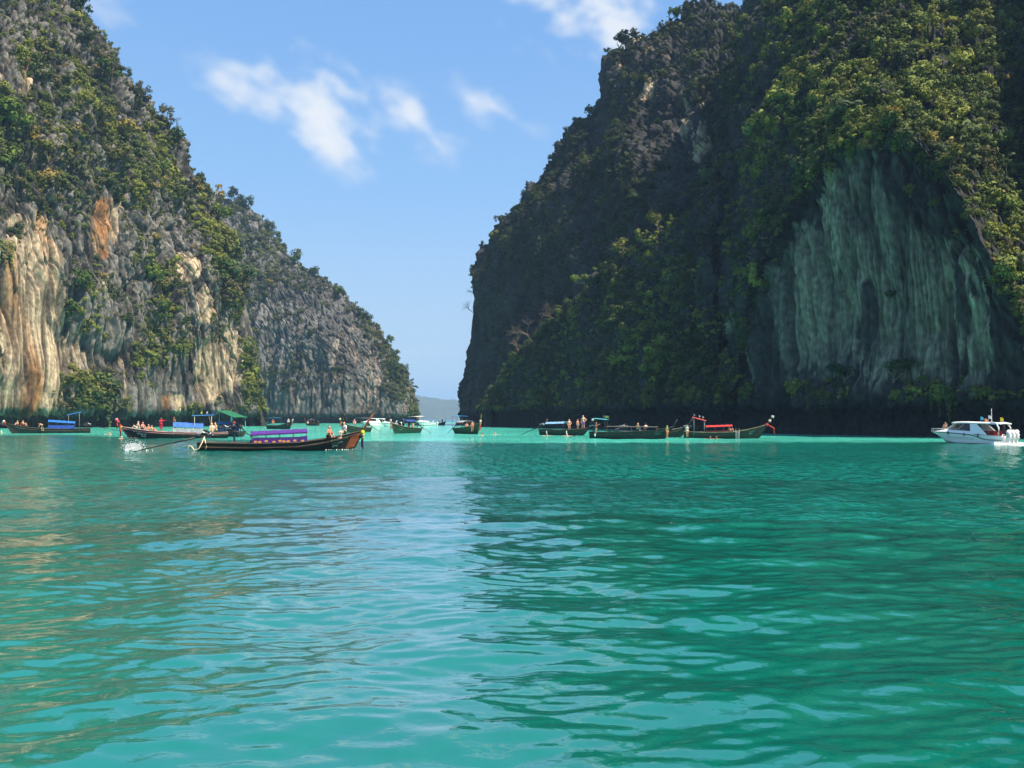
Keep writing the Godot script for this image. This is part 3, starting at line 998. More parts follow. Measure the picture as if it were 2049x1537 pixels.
func make_longtail(c: Dictionary) -> Node3D:
	for k in {"stern": 0.55, "mid": 0.5, "bow": 1.5, "beam": 1.9, "rake": 1.0, "length": 12.0, "hull": "3a2a20", "rail": "8a6a48", "post": 1.3, "inside": "5a4632"}:
		if not c.has(k):
			c[k] = {"stern": 0.55, "mid": 0.5, "bow": 1.5, "beam": 1.9, "rake": 1.0, "length": 12.0, "hull": "3a2a20", "rail": "8a6a48", "post": 1.3, "inside": "5a4632"}[k]
	var b := thing("longtail_boat", c.label, "boat", c.pos, c.turn, "longtail boats in the lagoon")
	var n := 30
	var m := 8
	# hull skin with a transom
	var st := tool()
	st.set_smooth_group(0)
	for side in [-1.0, 1.0]:
		for i in n:
			for j in m:
				var q := [hull_at(c, float(i) / n, float(j) / m, side), hull_at(c, float(i + 1) / n, float(j) / m, side), hull_at(c, float(i + 1) / n, float(j + 1) / m, side), hull_at(c, float(i) / n, float(j + 1) / m, side)]
				if side > 0:
					quad(st, q[0], q[3], q[2], q[1])
				else:
					quad(st, q[0], q[1], q[2], q[3])
	st.set_smooth_group(-1)
	for e in [0.0, 1.0]:
		for j in m:
			quad(st, hull_at(c, e, float(j) / m, -1), hull_at(c, e, float(j + 1) / m, -1), hull_at(c, e, float(j + 1) / m, 1), hull_at(c, e, float(j) / m, 1))
	part("hull", done(st), wood(c.hull), b)
	# inner sides down to the deck
	var inset := func(t: float, side: float, w: float) -> Vector3:
		var p := hull_at(c, t, 1.0, side)
		var deck: float = p.y - lerpf(0.34, 0.16, smoothstep(0.75, 1.0, t))
		return Vector3(p.x, lerpf(deck, p.y + 0.005, w), p.z * 0.9)
	for side in [-1.0, 1.0]:
		var inner := tool()
		inner.set_smooth_group(0)
		for i in n - 1:
			var t0 := float(i) / n
			var t1 := float(i + 1) / n
			quad(inner, inset.call(t0, side, 0), inset.call(t0, side, 1), inset.call(t1, side, 1), inset.call(t1, side, 0))
		part("inner_planking", done(inner), wood(c.inside), b)
	var dk := tool()
	dk.set_smooth_group(0)
	for i in n - 1:
		var t0 := float(i) / n
		var t1 := float(i + 1) / n
		quad(dk, inset.call(t0, -1, 0), inset.call(t0, 1, 0), inset.call(t1, 1, 0), inset.call(t1, -1, 0))
	part("deck", done(dk), wood(c.inside), b)
	for side in [-1.0, 1.0]:
		var pts := []
		for i in n + 1:
			pts.append(hull_at(c, float(i) / n, 1.0, side) + Vector3(0, 0.02, 0))
		part("gunwale_rail", tube_mesh(pts, [0.055], 5), wood(c.rail), b)
		if c.has("stripe"):
			var low := []
			for i in n + 1:
				low.append(hull_at(c, float(i) / n, 0.86, side) + Vector3(0, 0, side * 0.012))
			part("painted_stripe", tube_mesh(low, [0.04], 5), col(c.stripe), b)
	for t in [0.2, 0.68, 0.8]:
		var p := hull_at(c, t, 1.0, 1)
		part("thwart", box_mesh(Vector3(p.x, p.y - 0.06, 0), Vector3(0.24, 0.05, p.z * 1.8)), wood(c.inside), b)
	# raked stem post rising from the bow
	var tip := hull_at(c, 1.0, 1.0, 0)
	var keel := hull_at(c, 1.0, 0.12, 0)
	var lean: float = c.get("lean", 0.62)
	part("stem_post", tube_mesh([keel, hull_at(c, 1.0, 0.6, 0) + Vector3(0.03, 0, 0), tip + Vector3(0.05, 0.02, 0), tip + Vector3(c.post * lean * 0.4, c.post * 0.45, 0), tip + Vector3(c.post * lean, c.post, 0)], [0.07, 0.09, 0.11, 0.10, 0.085], 6, 0.8), wood(c.get("stem", c.rail)), b)
	if c.has("bow_panel"):
		for side in [-1.0, 1.0]:
			var rows := []
			for i in 4:
				var row := []
				for j in 5:
					row.append(hull_at(c, lerpf(0.935, 1.0, i / 3.0), lerpf(0.18, 0.93, j / 4.0), side) + Vector3(0.004, 0, side * 0.012))
				rows.append(row)
			part("bow_panel", grid_mesh(rows), wood(c.bow_panel), b)
	# ribbons tied round the stem
	var hang: Array = c.get("ribbons", [])
	for k in hang.size():
		var rb: Array = hang[k]
		var y0: float = tip.y + rb[1]
		var x0: float = tip.x + 0.05 + maxf(rb[1], -0.3) * lean * 0.9
		var rt := tool()
		tube(rt, [Vector3(x0 - 0.06, y0 - 0.16, 0), Vector3(x0, y0, 0), Vector3(x0 + 0.07, y0 + 0.14, 0)], [0.15, 0.2, 0.14], 8)
		if rb[2] > 0.0:
			var x1: float = x0 + rb[3]
			tube(rt, [Vector3(x0 + 0.12, y0, 0.05), Vector3(x1, y0 - rb[2] * 0.4, 0.09), Vector3(x1 - 0.03, y0 - rb[2] * 0.75, 0.07), Vector3(x1 + 0.02, y0 - rb[2], 0.09)], [0.06, 0.11, 0.12, 0.07], 6, 0.6)
			tube(rt, [Vector3(x0 + 0.1, y0, -0.05), Vector3(x1 - 0.06, y0 - rb[2] * 0.45, -0.1), Vector3(x1 - 0.08, y0 - rb[2] * 0.85, -0.07)], [0.06, 0.09, 0.06], 6, 0.6)
		part("bow_ribbon", done(rt), cloth(rb[0]), b)
	# passenger canopy
	if c.has("canopy"):
		var k: Dictionary = c.canopy
		var half: float = c.beam * 0.47
		var rows := []
		for i in 11:
			var row := []
			var u := i / 10.0
			var sag := 0.035 * sin(u * PI * 5.0) ** 2
			for j in 9:
				var w := j / 8.0 * 2.0 - 1.0
				row.append(Vector3(lerpf(k.x0, k.x1, u), lerpf(k.h0, k.h1, u) - k.arch * pow(absf(w), k.get("round", 2.2)) - sag * (1.0 - w * w), w * half))
			rows.append(row)
		part("canopy_cloth", slab(rows, 0.03), cloth(k.hex), b)
		var posts: int = k.get("posts", 4)
		for i in posts:
			var u := float(i) / (posts - 1)
			var x := lerpf(k.x0 + 0.05, k.x1 - 0.05, u)
			for side in [-1.0, 1.0]:
				var top: float = lerpf(k.h0, k.h1, u) - k.arch
				part("canopy_post", tube_mesh([Vector3(x, c.mid * 0.6, side * (half - 0.04)), Vector3(x, top - 0.02, side * (half - 0.04))], [0.022], 5), col(k.get("frame", "3c3a38"), 0.5), b)
		if k.has("valance"):
			for side in [-1.0, 1.0]:
				var vr := []
				for i in 13:
					var u := i / 12.0
					var y: float = lerpf(k.h0, k.h1, u) - k.arch
					var row := []
					for j in 3:
						row.append(Vector3(lerpf(k.x0, k.x1, u), y - k.valance * j / 2.0, side * (half + 0.012 + 0.025 * sin(u * 31.0) * j / 2.0)))
					vr.append(row)
				part("canopy_valance", grid_mesh(vr), cloth(k.get("valance_hex", k.hex)), b)
		if k.has("skirt"):
			for side in [-1.0, 1.0]:
				var vr := []
				for i in 13:
					var u := i / 12.0
					var x := lerpf(k.x0 + 0.1, k.x1, u)
					var foot := hull_at(c, x / c.length + 0.5, 1.0, side)
					var row := []
					for j in 3:
						row.append(Vector3(x, foot.y + 0.04 + k.skirt * j / 2.0, side * (half + 0.01 + 0.015 * sin(u * 40.0))))
					vr.append(row)
				part("side_cloth", grid_mesh(vr), cloth(k.get("skirt_hex", k.hex)), b)
				if k.has("gold"):
					var gt := tool()
					for g in 9:
						var u := (g + 0.4 + 0.3 * sin(g * 5.0)) / 9.0
						var x := lerpf(k.x0 + 0.2, k.x1 - 0.2, u)
						var y: float = hull_at(c, x / c.length + 0.5, 1.0, side).y + 0.05 + k.skirt * (0.3 + 0.1 * sin(g * 3.7))
						for leaf in 5:
							var a := leaf * 1.257 + g
							gt.set_smooth_group(-1)
							var o := Vector3(x, y, side * (half + 0.035))
							var e := Vector3(cos(a), sin(a) * 0.7, 0) * 0.16
							var f := Vector3(-sin(a), cos(a), 0) * 0.04
							quad(gt, o - f * 0.4, o + e * 0.6 - f, o + e, o + e * 0.6 + f)
					part("gold_embroidery", done(gt), col(k.gold, 0.5), b).set_meta("kind", "stuff")
		if k.has("end_cloth"):
			var er := []
			for i in 9:
				var w := i / 8.0 * 2.0 - 1.0
				var y: float = k.h0 - k.arch * pow(absf(w), k.get("round", 2.2))
				er.append([Vector3(k.x0 - 0.02, y - 0.02, w * half), Vector3(k.x0 - 0.02, y - 0.42, w * half)])
			part("end_cloth", grid_mesh(er), cloth(k.end_cloth), b)
			part("end_panel", box_mesh(Vector3(k.x0 - 0.02, c.mid + 0.1, 0), Vector3(0.05, 0.4, half * 1.9)), col("141418"), b)
	if c.has("awning"):
		var k: Dictionary = c.awning
		var half: float = c.beam * k.get("wide", 0.42)
		var rows := []
		for i in 5:
			var row := []
			for j in 5:
				var w := j / 4.0 * 2.0 - 1.0
				row.append(Vector3(lerpf(k.x0, k.x1, i / 4.0), lerpf(k.h0, k.h1, i / 4.0) - 0.06 * w * w, w * half))
			rows.append(row)
		part("stern_awning", slab(rows, k.get("thick", 0.05)), cloth(k.hex), b)
		for side in [-1.0, 1.0]:
			for e in [0.12, 0.88]:
				var x := lerpf(k.x0, k.x1, e)
				part("awning_post", tube_mesh([Vector3(x + k.get("splay", 0.0) * (1 if e > 0.5 else -1), c.stern * 0.5, side * (half - 0.08)), Vector3(x, lerpf(k.h0, k.h1, e) - 0.09, side * (half - 0.08))], [0.026], 5), col(k.get("frame", "8f8a80"), 0.5), b)
		for f in k.get("flags", []):
			var ft := tool()
			var base := Vector3(lerpf(k.x0, k.x1, f[1]), lerpf(k.h0, k.h1, f[1]), f[2])
			tube(ft, [base, base + Vector3(0, 0.42, 0)], [0.012], 4)
			quad(ft, base + Vector3(0.0, 0.42, 0), base + Vector3(0.12, 0.40, 0.03), base + Vector3(0.2, 0.16, 0.05), base + Vector3(0.0, 0.14, 0))
			part("flag", done(ft), cloth(f[0]), b)
	# car engine on a pivot with the long propeller shaft
	if c.get("engine", true):
		var e := Node3D.new()
		e.name = "engine"
		b.add_child(e)
		e.position = Vector3(-c.length * 0.5 + 0.45, c.stern + 0.42, 0)
		e.rotation = Vector3(0, c.get("tail_yaw", 0.0), 0)
		var et := tool()
		box(et, Vector3(0.15, 0.14, 0), Vector3(0.8, 0.36, 0.42), Basis.IDENTITY, 0.85)
		box(et, Vector3(0.2, 0.4, 0), Vector3(0.55, 0.18, 0.26), Basis.IDENTITY, 0.8)
		tube(et, [Vector3(-0.32, 0.1, 0), Vector3(-0.62, 0.02, 0)], [0.17, 0.1], 8)
		tube(et, [Vector3(0.1, 0.5, 0.05), Vector3(0.1, 0.62, 0.05)], [0.17, 0.15], 8)
		tube(et, [Vector3(0.62, 0.12, -0.16), Vector3(0.62, 0.12, 0.16)], [0.16, 0.16], 8)
		tube(et, [Vector3(0, -0.35, 0), Vector3(0.0, 0.0, 0)], [0.06], 6)
		part("engine_block", done(et), col("17171a", 0.45), e)
		var pt := tool()
		tube(pt, [Vector3(0.3, 0.3, 0.2), Vector3(-0.1, 0.42, 0.26), Vector3(-0.3, 0.3, 0.24), Vector3(-0.5, 0.34, 0.24)], [0.045], 6)
		tube(pt, [Vector3(0.5, 0.34, -0.1), Vector3(0.5, 0.34, 0.24), Vector3(0.3, 0.18, 0.25)], [0.04], 6)
		part("exhaust_pipe", done(pt), col("c9c9c6", 0.35, 0.7), e)
		part("tiller", tube_mesh([Vector3(0.5, 0.02, 0.1), Vector3(1.2, 0.16, 0.12), Vector3(1.9, 0.3, 0.12)], [0.03, 0.028, 0.035], 6), col("1e1e1e"), e)
		var reach: float = c.get("tail", 4.6)
		var drop: float = c.get("tail_drop", c.stern + 0.5)
		part("propeller_shaft", tube_mesh([Vector3(-0.4, 0.04, 0), Vector3(-reach * 0.42, -drop * 0.36, 0), Vector3(-reach * 0.43, -drop * 0.36, 0), Vector3(-reach, -drop, 0)], [0.085, 0.075, 0.045, 0.035], 6), col("22211f", 0.5), e)
		var pr := tool()
		for k in 3:
			var a := TAU * k / 3.0
			var d := Vector3(0, cos(a), sin(a)) * 0.17
			var s := Vector3(0.06, -sin(a) * 0.06, cos(a) * 0.06)
			pr.set_smooth_group(-1)
			quad(pr, Vector3(-reach, -drop, 0) - s * 0.4, Vector3(-reach, -drop, 0) + d - s, Vector3(-reach, -drop, 0) + d * 1.1 + s, Vector3(-reach, -drop, 0) + s * 0.4)
		part("propeller", done(pr), col("8a7440", 0.4, 0.8), e)
	if c.has("ladder"):
		var side: float = c.ladder[1]
		var p := hull_at(c, c.ladder[0], 1.0, side)
		var lt := tool()
		for s in [-0.2, 0.2]:
			tube(lt, [p + Vector3(s, 0.32, -side * 0.12), p + Vector3(s, 0.34, side * 0.06), p + Vector3(s, 0.1, side * 0.1), Vector3(p.x + s, -0.25, p.z + side * 0.1)], [0.025], 5)
		for y in 5:
			var yy := -0.15 + y * 0.24
			tube(lt, [Vector3(p.x - 0.2, yy, p.z + side * 0.1), Vector3(p.x + 0.2, yy, p.z + side * 0.1)], [0.02], 5)
		part("boarding_ladder", done(lt), col("d8d8d4", 0.4), b)
	if c.has("letters"):
		# rows of small curled brush letters on the bow
		for side in [-1.0, 1.0]:
			var r := RandomNumberGenerator.new()
			r.seed = int(c.letters[4])
			var lt := tool()
			for row in c.letters[3]:
				var w0: float = 0.80 - row * 0.19
				var count: int = 9 - row * 3
				for g in count:
					var t := lerpf(c.letters[0], c.letters[1], (g + 0.5 + r.randf_range(-0.1, 0.1) + row) / 10.0)
					var pts := []
					var flip := 1.0 if r.randf() < 0.5 else -1.0
					for s in 7:
						var a := s / 6.0 * TAU * 0.8 + r.randf_range(-0.2, 0.2)
						pts.append(hull_at(c, t + cos(a) * flip * 0.0075, w0 + sin(a) * 0.052, side) + Vector3(0, 0, side * 0.012))
					tube(lt, pts, [0.016], 4)
			part("bow_lettering", done(lt), col(c.letters[2]), b).set_meta("kind", "stuff")
	for f in c.get("floats", []):
		var p := hull_at(c, f[0], 1.0, f[1])
		part("fender", tube_mesh([p + Vector3(0, -0.1, f[1] * 0.1), p + Vector3(0, -0.3, f[1] * 0.13), p + Vector3(0, -0.55, f[1] * 0.1)], [0.06, 0.11, 0.06], 7), col(f[2]), b)
	return b

# a boat's world place from the pixel of its middle at the waterline
func afloat(px: float, d: float) -> Vector3:
	var p := at(px, HORIZON, d)
	return Vector3(p.x, 0.0, -d)

# ---------------------------------------------------------------- speedboats
func speed_hull(c: Dictionary, t: float, w: float, side: float) -> Vector3:
	var sheer: float = curve([0.0, 0.4, 0.75, 1.0], [0.86, 0.98, 1.16, 1.22], t) * c.high
	var keel := curve([0.0, 0.6, 0.85, 1.0], [-0.3, -0.3, -0.05, 0.75], t)
	var half: float = c.beam * 0.5 * curve([0.0, 0.45, 0.7, 0.86, 0.95, 1.0], [0.93, 1.0, 0.88, 0.56, 0.27, 0.04], t)
	var rake: float = 0.9 * smoothstep(0.6, 1.0, t)
	var wide := curve([0.0, 0.3, 1.0], [0.03, lerpf(0.86, 0.55, smoothstep(0.6, 1.0, t)), 1.0], w)
	return Vector3((t - 0.5) * c.length - rake * (1.0 - w), lerpf(keel, sheer, w), side * half * wide)

func make_speedboat(c: Dictionary) -> Node3D:
	for k in {"high": 1.0, "roof": true, "engines": 2, "beam": 2.7, "length": 8.6, "stripe": "2c5a52", "letters": false, "detail": true}:
		if not c.has(k):
			c[k] = {"high": 1.0, "roof": true, "engines": 2, "beam": 2.7, "length": 8.6, "stripe": "2c5a52", "letters": false, "detail": true}[k]
	var b := thing("speedboat", c.label, "speedboat", c.pos, c.turn, "white speedboats in the lagoon")
	var white := col("f2f2ee", 0.25)
	var n := 26
	var ws := [0.0, 0.15, 0.3, 0.34, 0.55, 0.8, 1.0]
	var st := tool()
	for side in [-1.0, 1.0]:
		for i in n:
			for j in ws.size() - 1:
				st.set_smooth_group(0 if j < 2 else 1)
				var q := [speed_hull(c, float(i) / n, ws[j], side), speed_hull(c, float(i + 1) / n, ws[j], side), speed_hull(c, float(i + 1) / n, ws[j + 1], side), speed_hull(c, float(i) / n, ws[j + 1], side)]
				if side > 0:
					quad(st, q[0], q[3], q[2], q[1])
				else:
					quad(st, q[0], q[1], q[2], q[3])
	st.set_smooth_group(-1)
	for j in ws.size() - 1:
		quad(st, speed_hull(c, 0, ws[j], -1), speed_hull(c, 0, ws[j + 1], -1), speed_hull(c, 0, ws[j + 1], 1), speed_hull(c, 0, ws[j], 1))
	part("hull", done(st), white, b)
	# foredeck and coaming, then the sunken cockpit floor
	var dk := tool()
	dk.set_smooth_group(0)
	var trunk := func(t: float, side: float) -> Array:
		var p := speed_hull(c, t, 1.0, side)
		var up: float = 0.34 * smoothstep(0.97, 0.7, t) * c.high
		return [p, p + Vector3(0, 0.03, -side * 0.02), Vector3(p.x, p.y + up, p.z * 0.80), Vector3(p.x, p.y + up + 0.06, 0)]
	for side in [-1.0, 1.0]:
		for i in n:
			var t0 := lerpf(0.34, 1.0, float(i) / n)
			var t1 := lerpf(0.34, 1.0, float(i + 1) / n)
			var a: Array = trunk.call(t0, side)
			var e: Array = trunk.call(t1, side)
			for j in 3:
				if j == 2 and t0 < 0.66:
					continue
				quad(dk, a[j], a[j + 1], e[j + 1], e[j])
	part("foredeck", done(dk), white, b)
	var fl := tool()
	quad(fl, Vector3(-c.length * 0.5 + 0.05, 0.42, -c.beam * 0.42), Vector3(c.length * 0.2, 0.42, -c.beam * 0.42), Vector3(c.length * 0.2, 0.42, c.beam * 0.42), Vector3(-c.length * 0.5 + 0.05, 0.42, c.beam * 0.42))
	part("cockpit_floor", done(fl), col("cfcfc8"), b)
	for side in [-1.0, 1.0]:
		var pts := []
		for i in 19:
			var t := i / 18.0
			var w := lerpf(1.0, 0.62, smoothstep(0.42, 0.16, t))
			pts.append(speed_hull(c, lerpf(0.0, 0.995, t), w, side) + Vector3(0, 0, side * 0.015))
		part("side_stripe", tube_mesh(pts, [0.05], 5), col(c.stripe, 0.4), b)
		if c.letters:
			var lt := tool()
			var r := RandomNumberGenerator.new()
			r.seed = 5
			for g in 12:
				var t := lerpf(0.36, 0.76, g / 12.0)
				var pts2 := []
				for s in 6:
					var a := s / 5.0 * TAU * 0.75 + r.randf()
					pts2.append(speed_hull(c, t + cos(a) * 0.011, 0.66 + sin(a) * 0.075, side) + Vector3(0, 0, side * 0.012))
				tube(lt, pts2, [0.02], 4)
			part("hull_lettering", done(lt), col("7f9a94"), b).set_meta("kind", "stuff")
	var y0: float = 1.42 * c.high
	var y1: float = 2.28 * c.high
	var hb: float = c.beam * 0.5
	var xw: float = c.length * 0.20
	var xr: float = c.length * 0.10
	var glass := StandardMaterial3D.new()
	glass.albedo_color = Color(0.05, 0.07, 0.08, 0.35)
	glass.roughness = 0.05
	glass.transparency = BaseMaterial3D.TRANSPARENCY_ALPHA
	if c.roof:
		var ws_top := [Vector3(xr, y1 - 0.05, -hb * 0.74), Vector3(xr + 0.15, y1 - 0.03, 0), Vector3(xr, y1 - 0.05, hb * 0.74)]
		var ws_low := [Vector3(xw, y0, -hb * 0.72), Vector3(xw + 0.75, y0 + 0.1, 0), Vector3(xw, y0, hb * 0.72)]
		part("windscreen", grid_mesh([ws_low, ws_top]), glass, b)
		var fr := tool()
		for k in 3:
			tube(fr, [ws_low[k], ws_top[k]], [0.04], 5)
		tube(fr, ws_low, [0.035], 5)
		part("windscreen_frame", done(fr), col("e9e9e4", 0.3), b)
		for side in [-1.0, 1.0]:
			part("side_window", grid_mesh([[Vector3(xw, y0, side * hb * 0.72), Vector3(xr, y1 - 0.06, side * hb * 0.74)], [Vector3(-c.length * 0.13, y0 - 0.12, side * hb * 0.8), Vector3(-c.length * 0.10, y1 - 0.06, side * hb * 0.78)]]), glass, b)
			var pn := tool()
			pn.set_smooth_group(-1)
			var s: float = side * hb
			var outer := [Vector3(-c.length * 0.10, y1 - 0.05, s * 0.80), Vector3(-c.length * 0.17, y1 - 0.05, s * 0.80), Vector3(-c.length * 0.33, 0.9, s * 0.985), Vector3(-c.length * 0.12, 1.0, s * 0.985)]
			quad(pn, outer[0], outer[1], outer[2], outer[3])
			var inn := []
			for q in outer:
				inn.append(q - Vector3(0, 0, side * 0.09))
			quad(pn, inn[3], inn[2], inn[1], inn[0])
			for k in 4:
				quad(pn, outer[k], outer[(k + 1) % 4], inn[(k + 1) % 4], inn[k])
			part("side_arch", done(pn), white, b)
			part("stern_arch", tube_mesh([Vector3(-c.length * 0.47, 0.85, s * 0.9), Vector3(-c.length * 0.47, 1.6, s * 0.9), Vector3(-c.length * 0.44, 2.05, s * 0.84), Vector3(-c.length * 0.36, y1, s * 0.8)], [0.07, 0.075, 0.09, 0.07], 6), white, b)
		var rr := []
		for i in 9:
			var row := []
			var u := i / 8.0
			for j in 9:
				var w := j / 8.0 * 2.0 - 1.0
				row.append(Vector3(lerpf(-c.length * 0.49, xr + 0.28, u), y1 + 0.10 - 0.09 * w * w - 0.14 * (1.0 - u) - 0.06 * smoothstep(0.8, 1.0, u), w * hb * 0.86))
			rr.append(row)
		part("hard_roof", slab(rr, 0.10), white, b)
	else:
		var lowg := []
		var topg := []
		for k in 7:
			var a := lerpf(-1.0, 1.0, k / 6.0)
			lowg.append(Vector3(xw + 0.6 * (1 - a * a), y0 - 0.1, a * hb * 0.74))
			topg.append(Vector3(xw - 0.55 + 0.45 * (1 - a * a), y0 + 0.34, a * hb * 0.70))
		part("windscreen", grid_mesh([lowg, topg]), glass, b)
		part("radar_arch", tube_mesh([Vector3(-c.length * 0.3, 0.9, -hb * 0.95), Vector3(-c.length * 0.36, 1.7, -hb * 0.8), Vector3(-c.length * 0.37, 1.85, 0), Vector3(-c.length * 0.36, 1.7, hb * 0.8), Vector3(-c.length * 0.3, 0.9, hb * 0.95)], [0.1, 0.09, 0.09, 0.09, 0.1], 6), white, b)
		part("cockpit_cover", box_mesh(Vector3(-c.length * 0.05, 1.22, 0), Vector3(c.length * 0.34, 0.4, c.beam * 0.7), Basis.IDENTITY, 0.8), cloth("23282e"), b)
	if c.detail:
		for row in 4:
			for side in [-1.0, 1.0]:
				var x: float = c.length * (-0.36 + row * 0.12)
				var seat := tool()
				box(seat, Vector3(x, 0.72, side * hb * 0.45), Vector3(0.5, 0.5, hb * 0.6))
				box(seat, Vector3(x - 0.22, 1.05, side * hb * 0.45), Vector3(0.12, 0.5, hb * 0.6), Basis.IDENTITY, 0.9)
				part("bench_seat", done(seat), cloth("b3202a" if row < 2 else "2b3440"), b)
		part("aerial", tube_mesh([Vector3(-c.length * 0.30, y1, 0.2), Vector3(-c.length * 0.30, y1 + 1.35, 0.2)], [0.022, 0.014], 5), col("f4f4f4", 0.3), b)
		for f in [["43b7e0", -0.13, 0.5, 0.5], ["f0f0ee", -0.24, 0.4, 0.62], ["e9d320", -0.38, 0.5, 0.42], ["f3a060", -0.2, 0.3, 0.3]]:
			var ft := tool()
			var p := Vector3(c.length * f[1], y1 + 0.05, hb * f[2])
			tube(ft, [p, p + Vector3(0, f[3], 0)], [0.015], 4)
			quad(ft, p + Vector3(0, f[3], 0), p + Vector3(-0.24, f[3] - 0.06, 0.04), p + Vector3(-0.30, f[3] - 0.36, 0.05), p + Vector3(0, f[3] - 0.32, 0))
			part("flag", done(ft), cloth(f[0]), b)
		var rt := tool()
		for side in [-1.0, 1.0]:
			var pts := []
			for k in 7:
				pts.append(speed_hull(c, lerpf(0.72, 0.985, k / 6.0), 1.0, side * 0.9) + Vector3(0, 0.34, 0))
				tube(rt, [speed_hull(c, lerpf(0.72, 0.985, k / 6.0), 1.0, side * 0.9), pts[-1]], [0.016], 4)
			tube(rt, pts, [0.02], 5)
		part("bow_rail", done(rt), col("d6d8d8", 0.25, 0.8), b)
		for t in [0.28, 0.46, 0.68]:
			for side in [-1.0, 1.0]:
				var p := speed_hull(c, t, 1.0, side)
				part("fender", tube_mesh([p + Vector3(0, 0.12, side * 0.03), p + Vector3(0, -0.02, side * 0.11), p + Vector3(0, -0.2, side * 0.08)], [0.05, 0.1, 0.06], 7), col("20242a"), b)
		var lt := tool()
		for s in [-0.18, 0.18]:
			tube(lt, [Vector3(-c.length * 0.5 - 0.08, 0.95, -hb * 0.72 + s), Vector3(-c.length * 0.5 - 0.12, -0.2, -hb * 0.72 + s)], [0.025], 5)
		for k in 4:
			tube(lt, [Vector3(-c.length * 0.5 - 0.1, 0.05 + k * 0.25, -hb * 0.72 - 0.18), Vector3(-c.length * 0.5 - 0.1, 0.05 + k * 0.25, -hb * 0.72 + 0.18)], [0.02], 5)
		part("stern_ladder", done(lt), col("dfe0e0", 0.3, 0.6), b)
	for k in c.engines:
		var z: float = (k - (c.engines - 1) * 0.5) * 0.78
		var e := Node3D.new()
		e.name = "outboard_engine"
		b.add_child(e, true)
		e.position = Vector3(-c.length * 0.5 - 0.38, 0.0, z)
		var pts := []
		var rad := [0.05, 0.20, 0.27, 0.285, 0.26, 0.17, 0.03]
		for s in 7:
			pts.append(Vector3(-0.04 - 0.10 * sin(s / 6.0 * PI), 0.48 + [0.0, 0.04, 0.2, 0.45, 0.72, 0.88, 0.93][s], 0))
		part("cowling", tube_mesh(pts, rad, 10, 1.05), col("f7f7f5", 0.15), e)
		part("engine_leg", box_mesh(Vector3(-0.05, 0.15, 0), Vector3(0.3, 0.75, 0.16), Basis.IDENTITY, 1.1), col("e4e4e2", 0.3), e)
	return b

# ---------------------------------------------------------------- every boat in the lagoon
var boats := {}

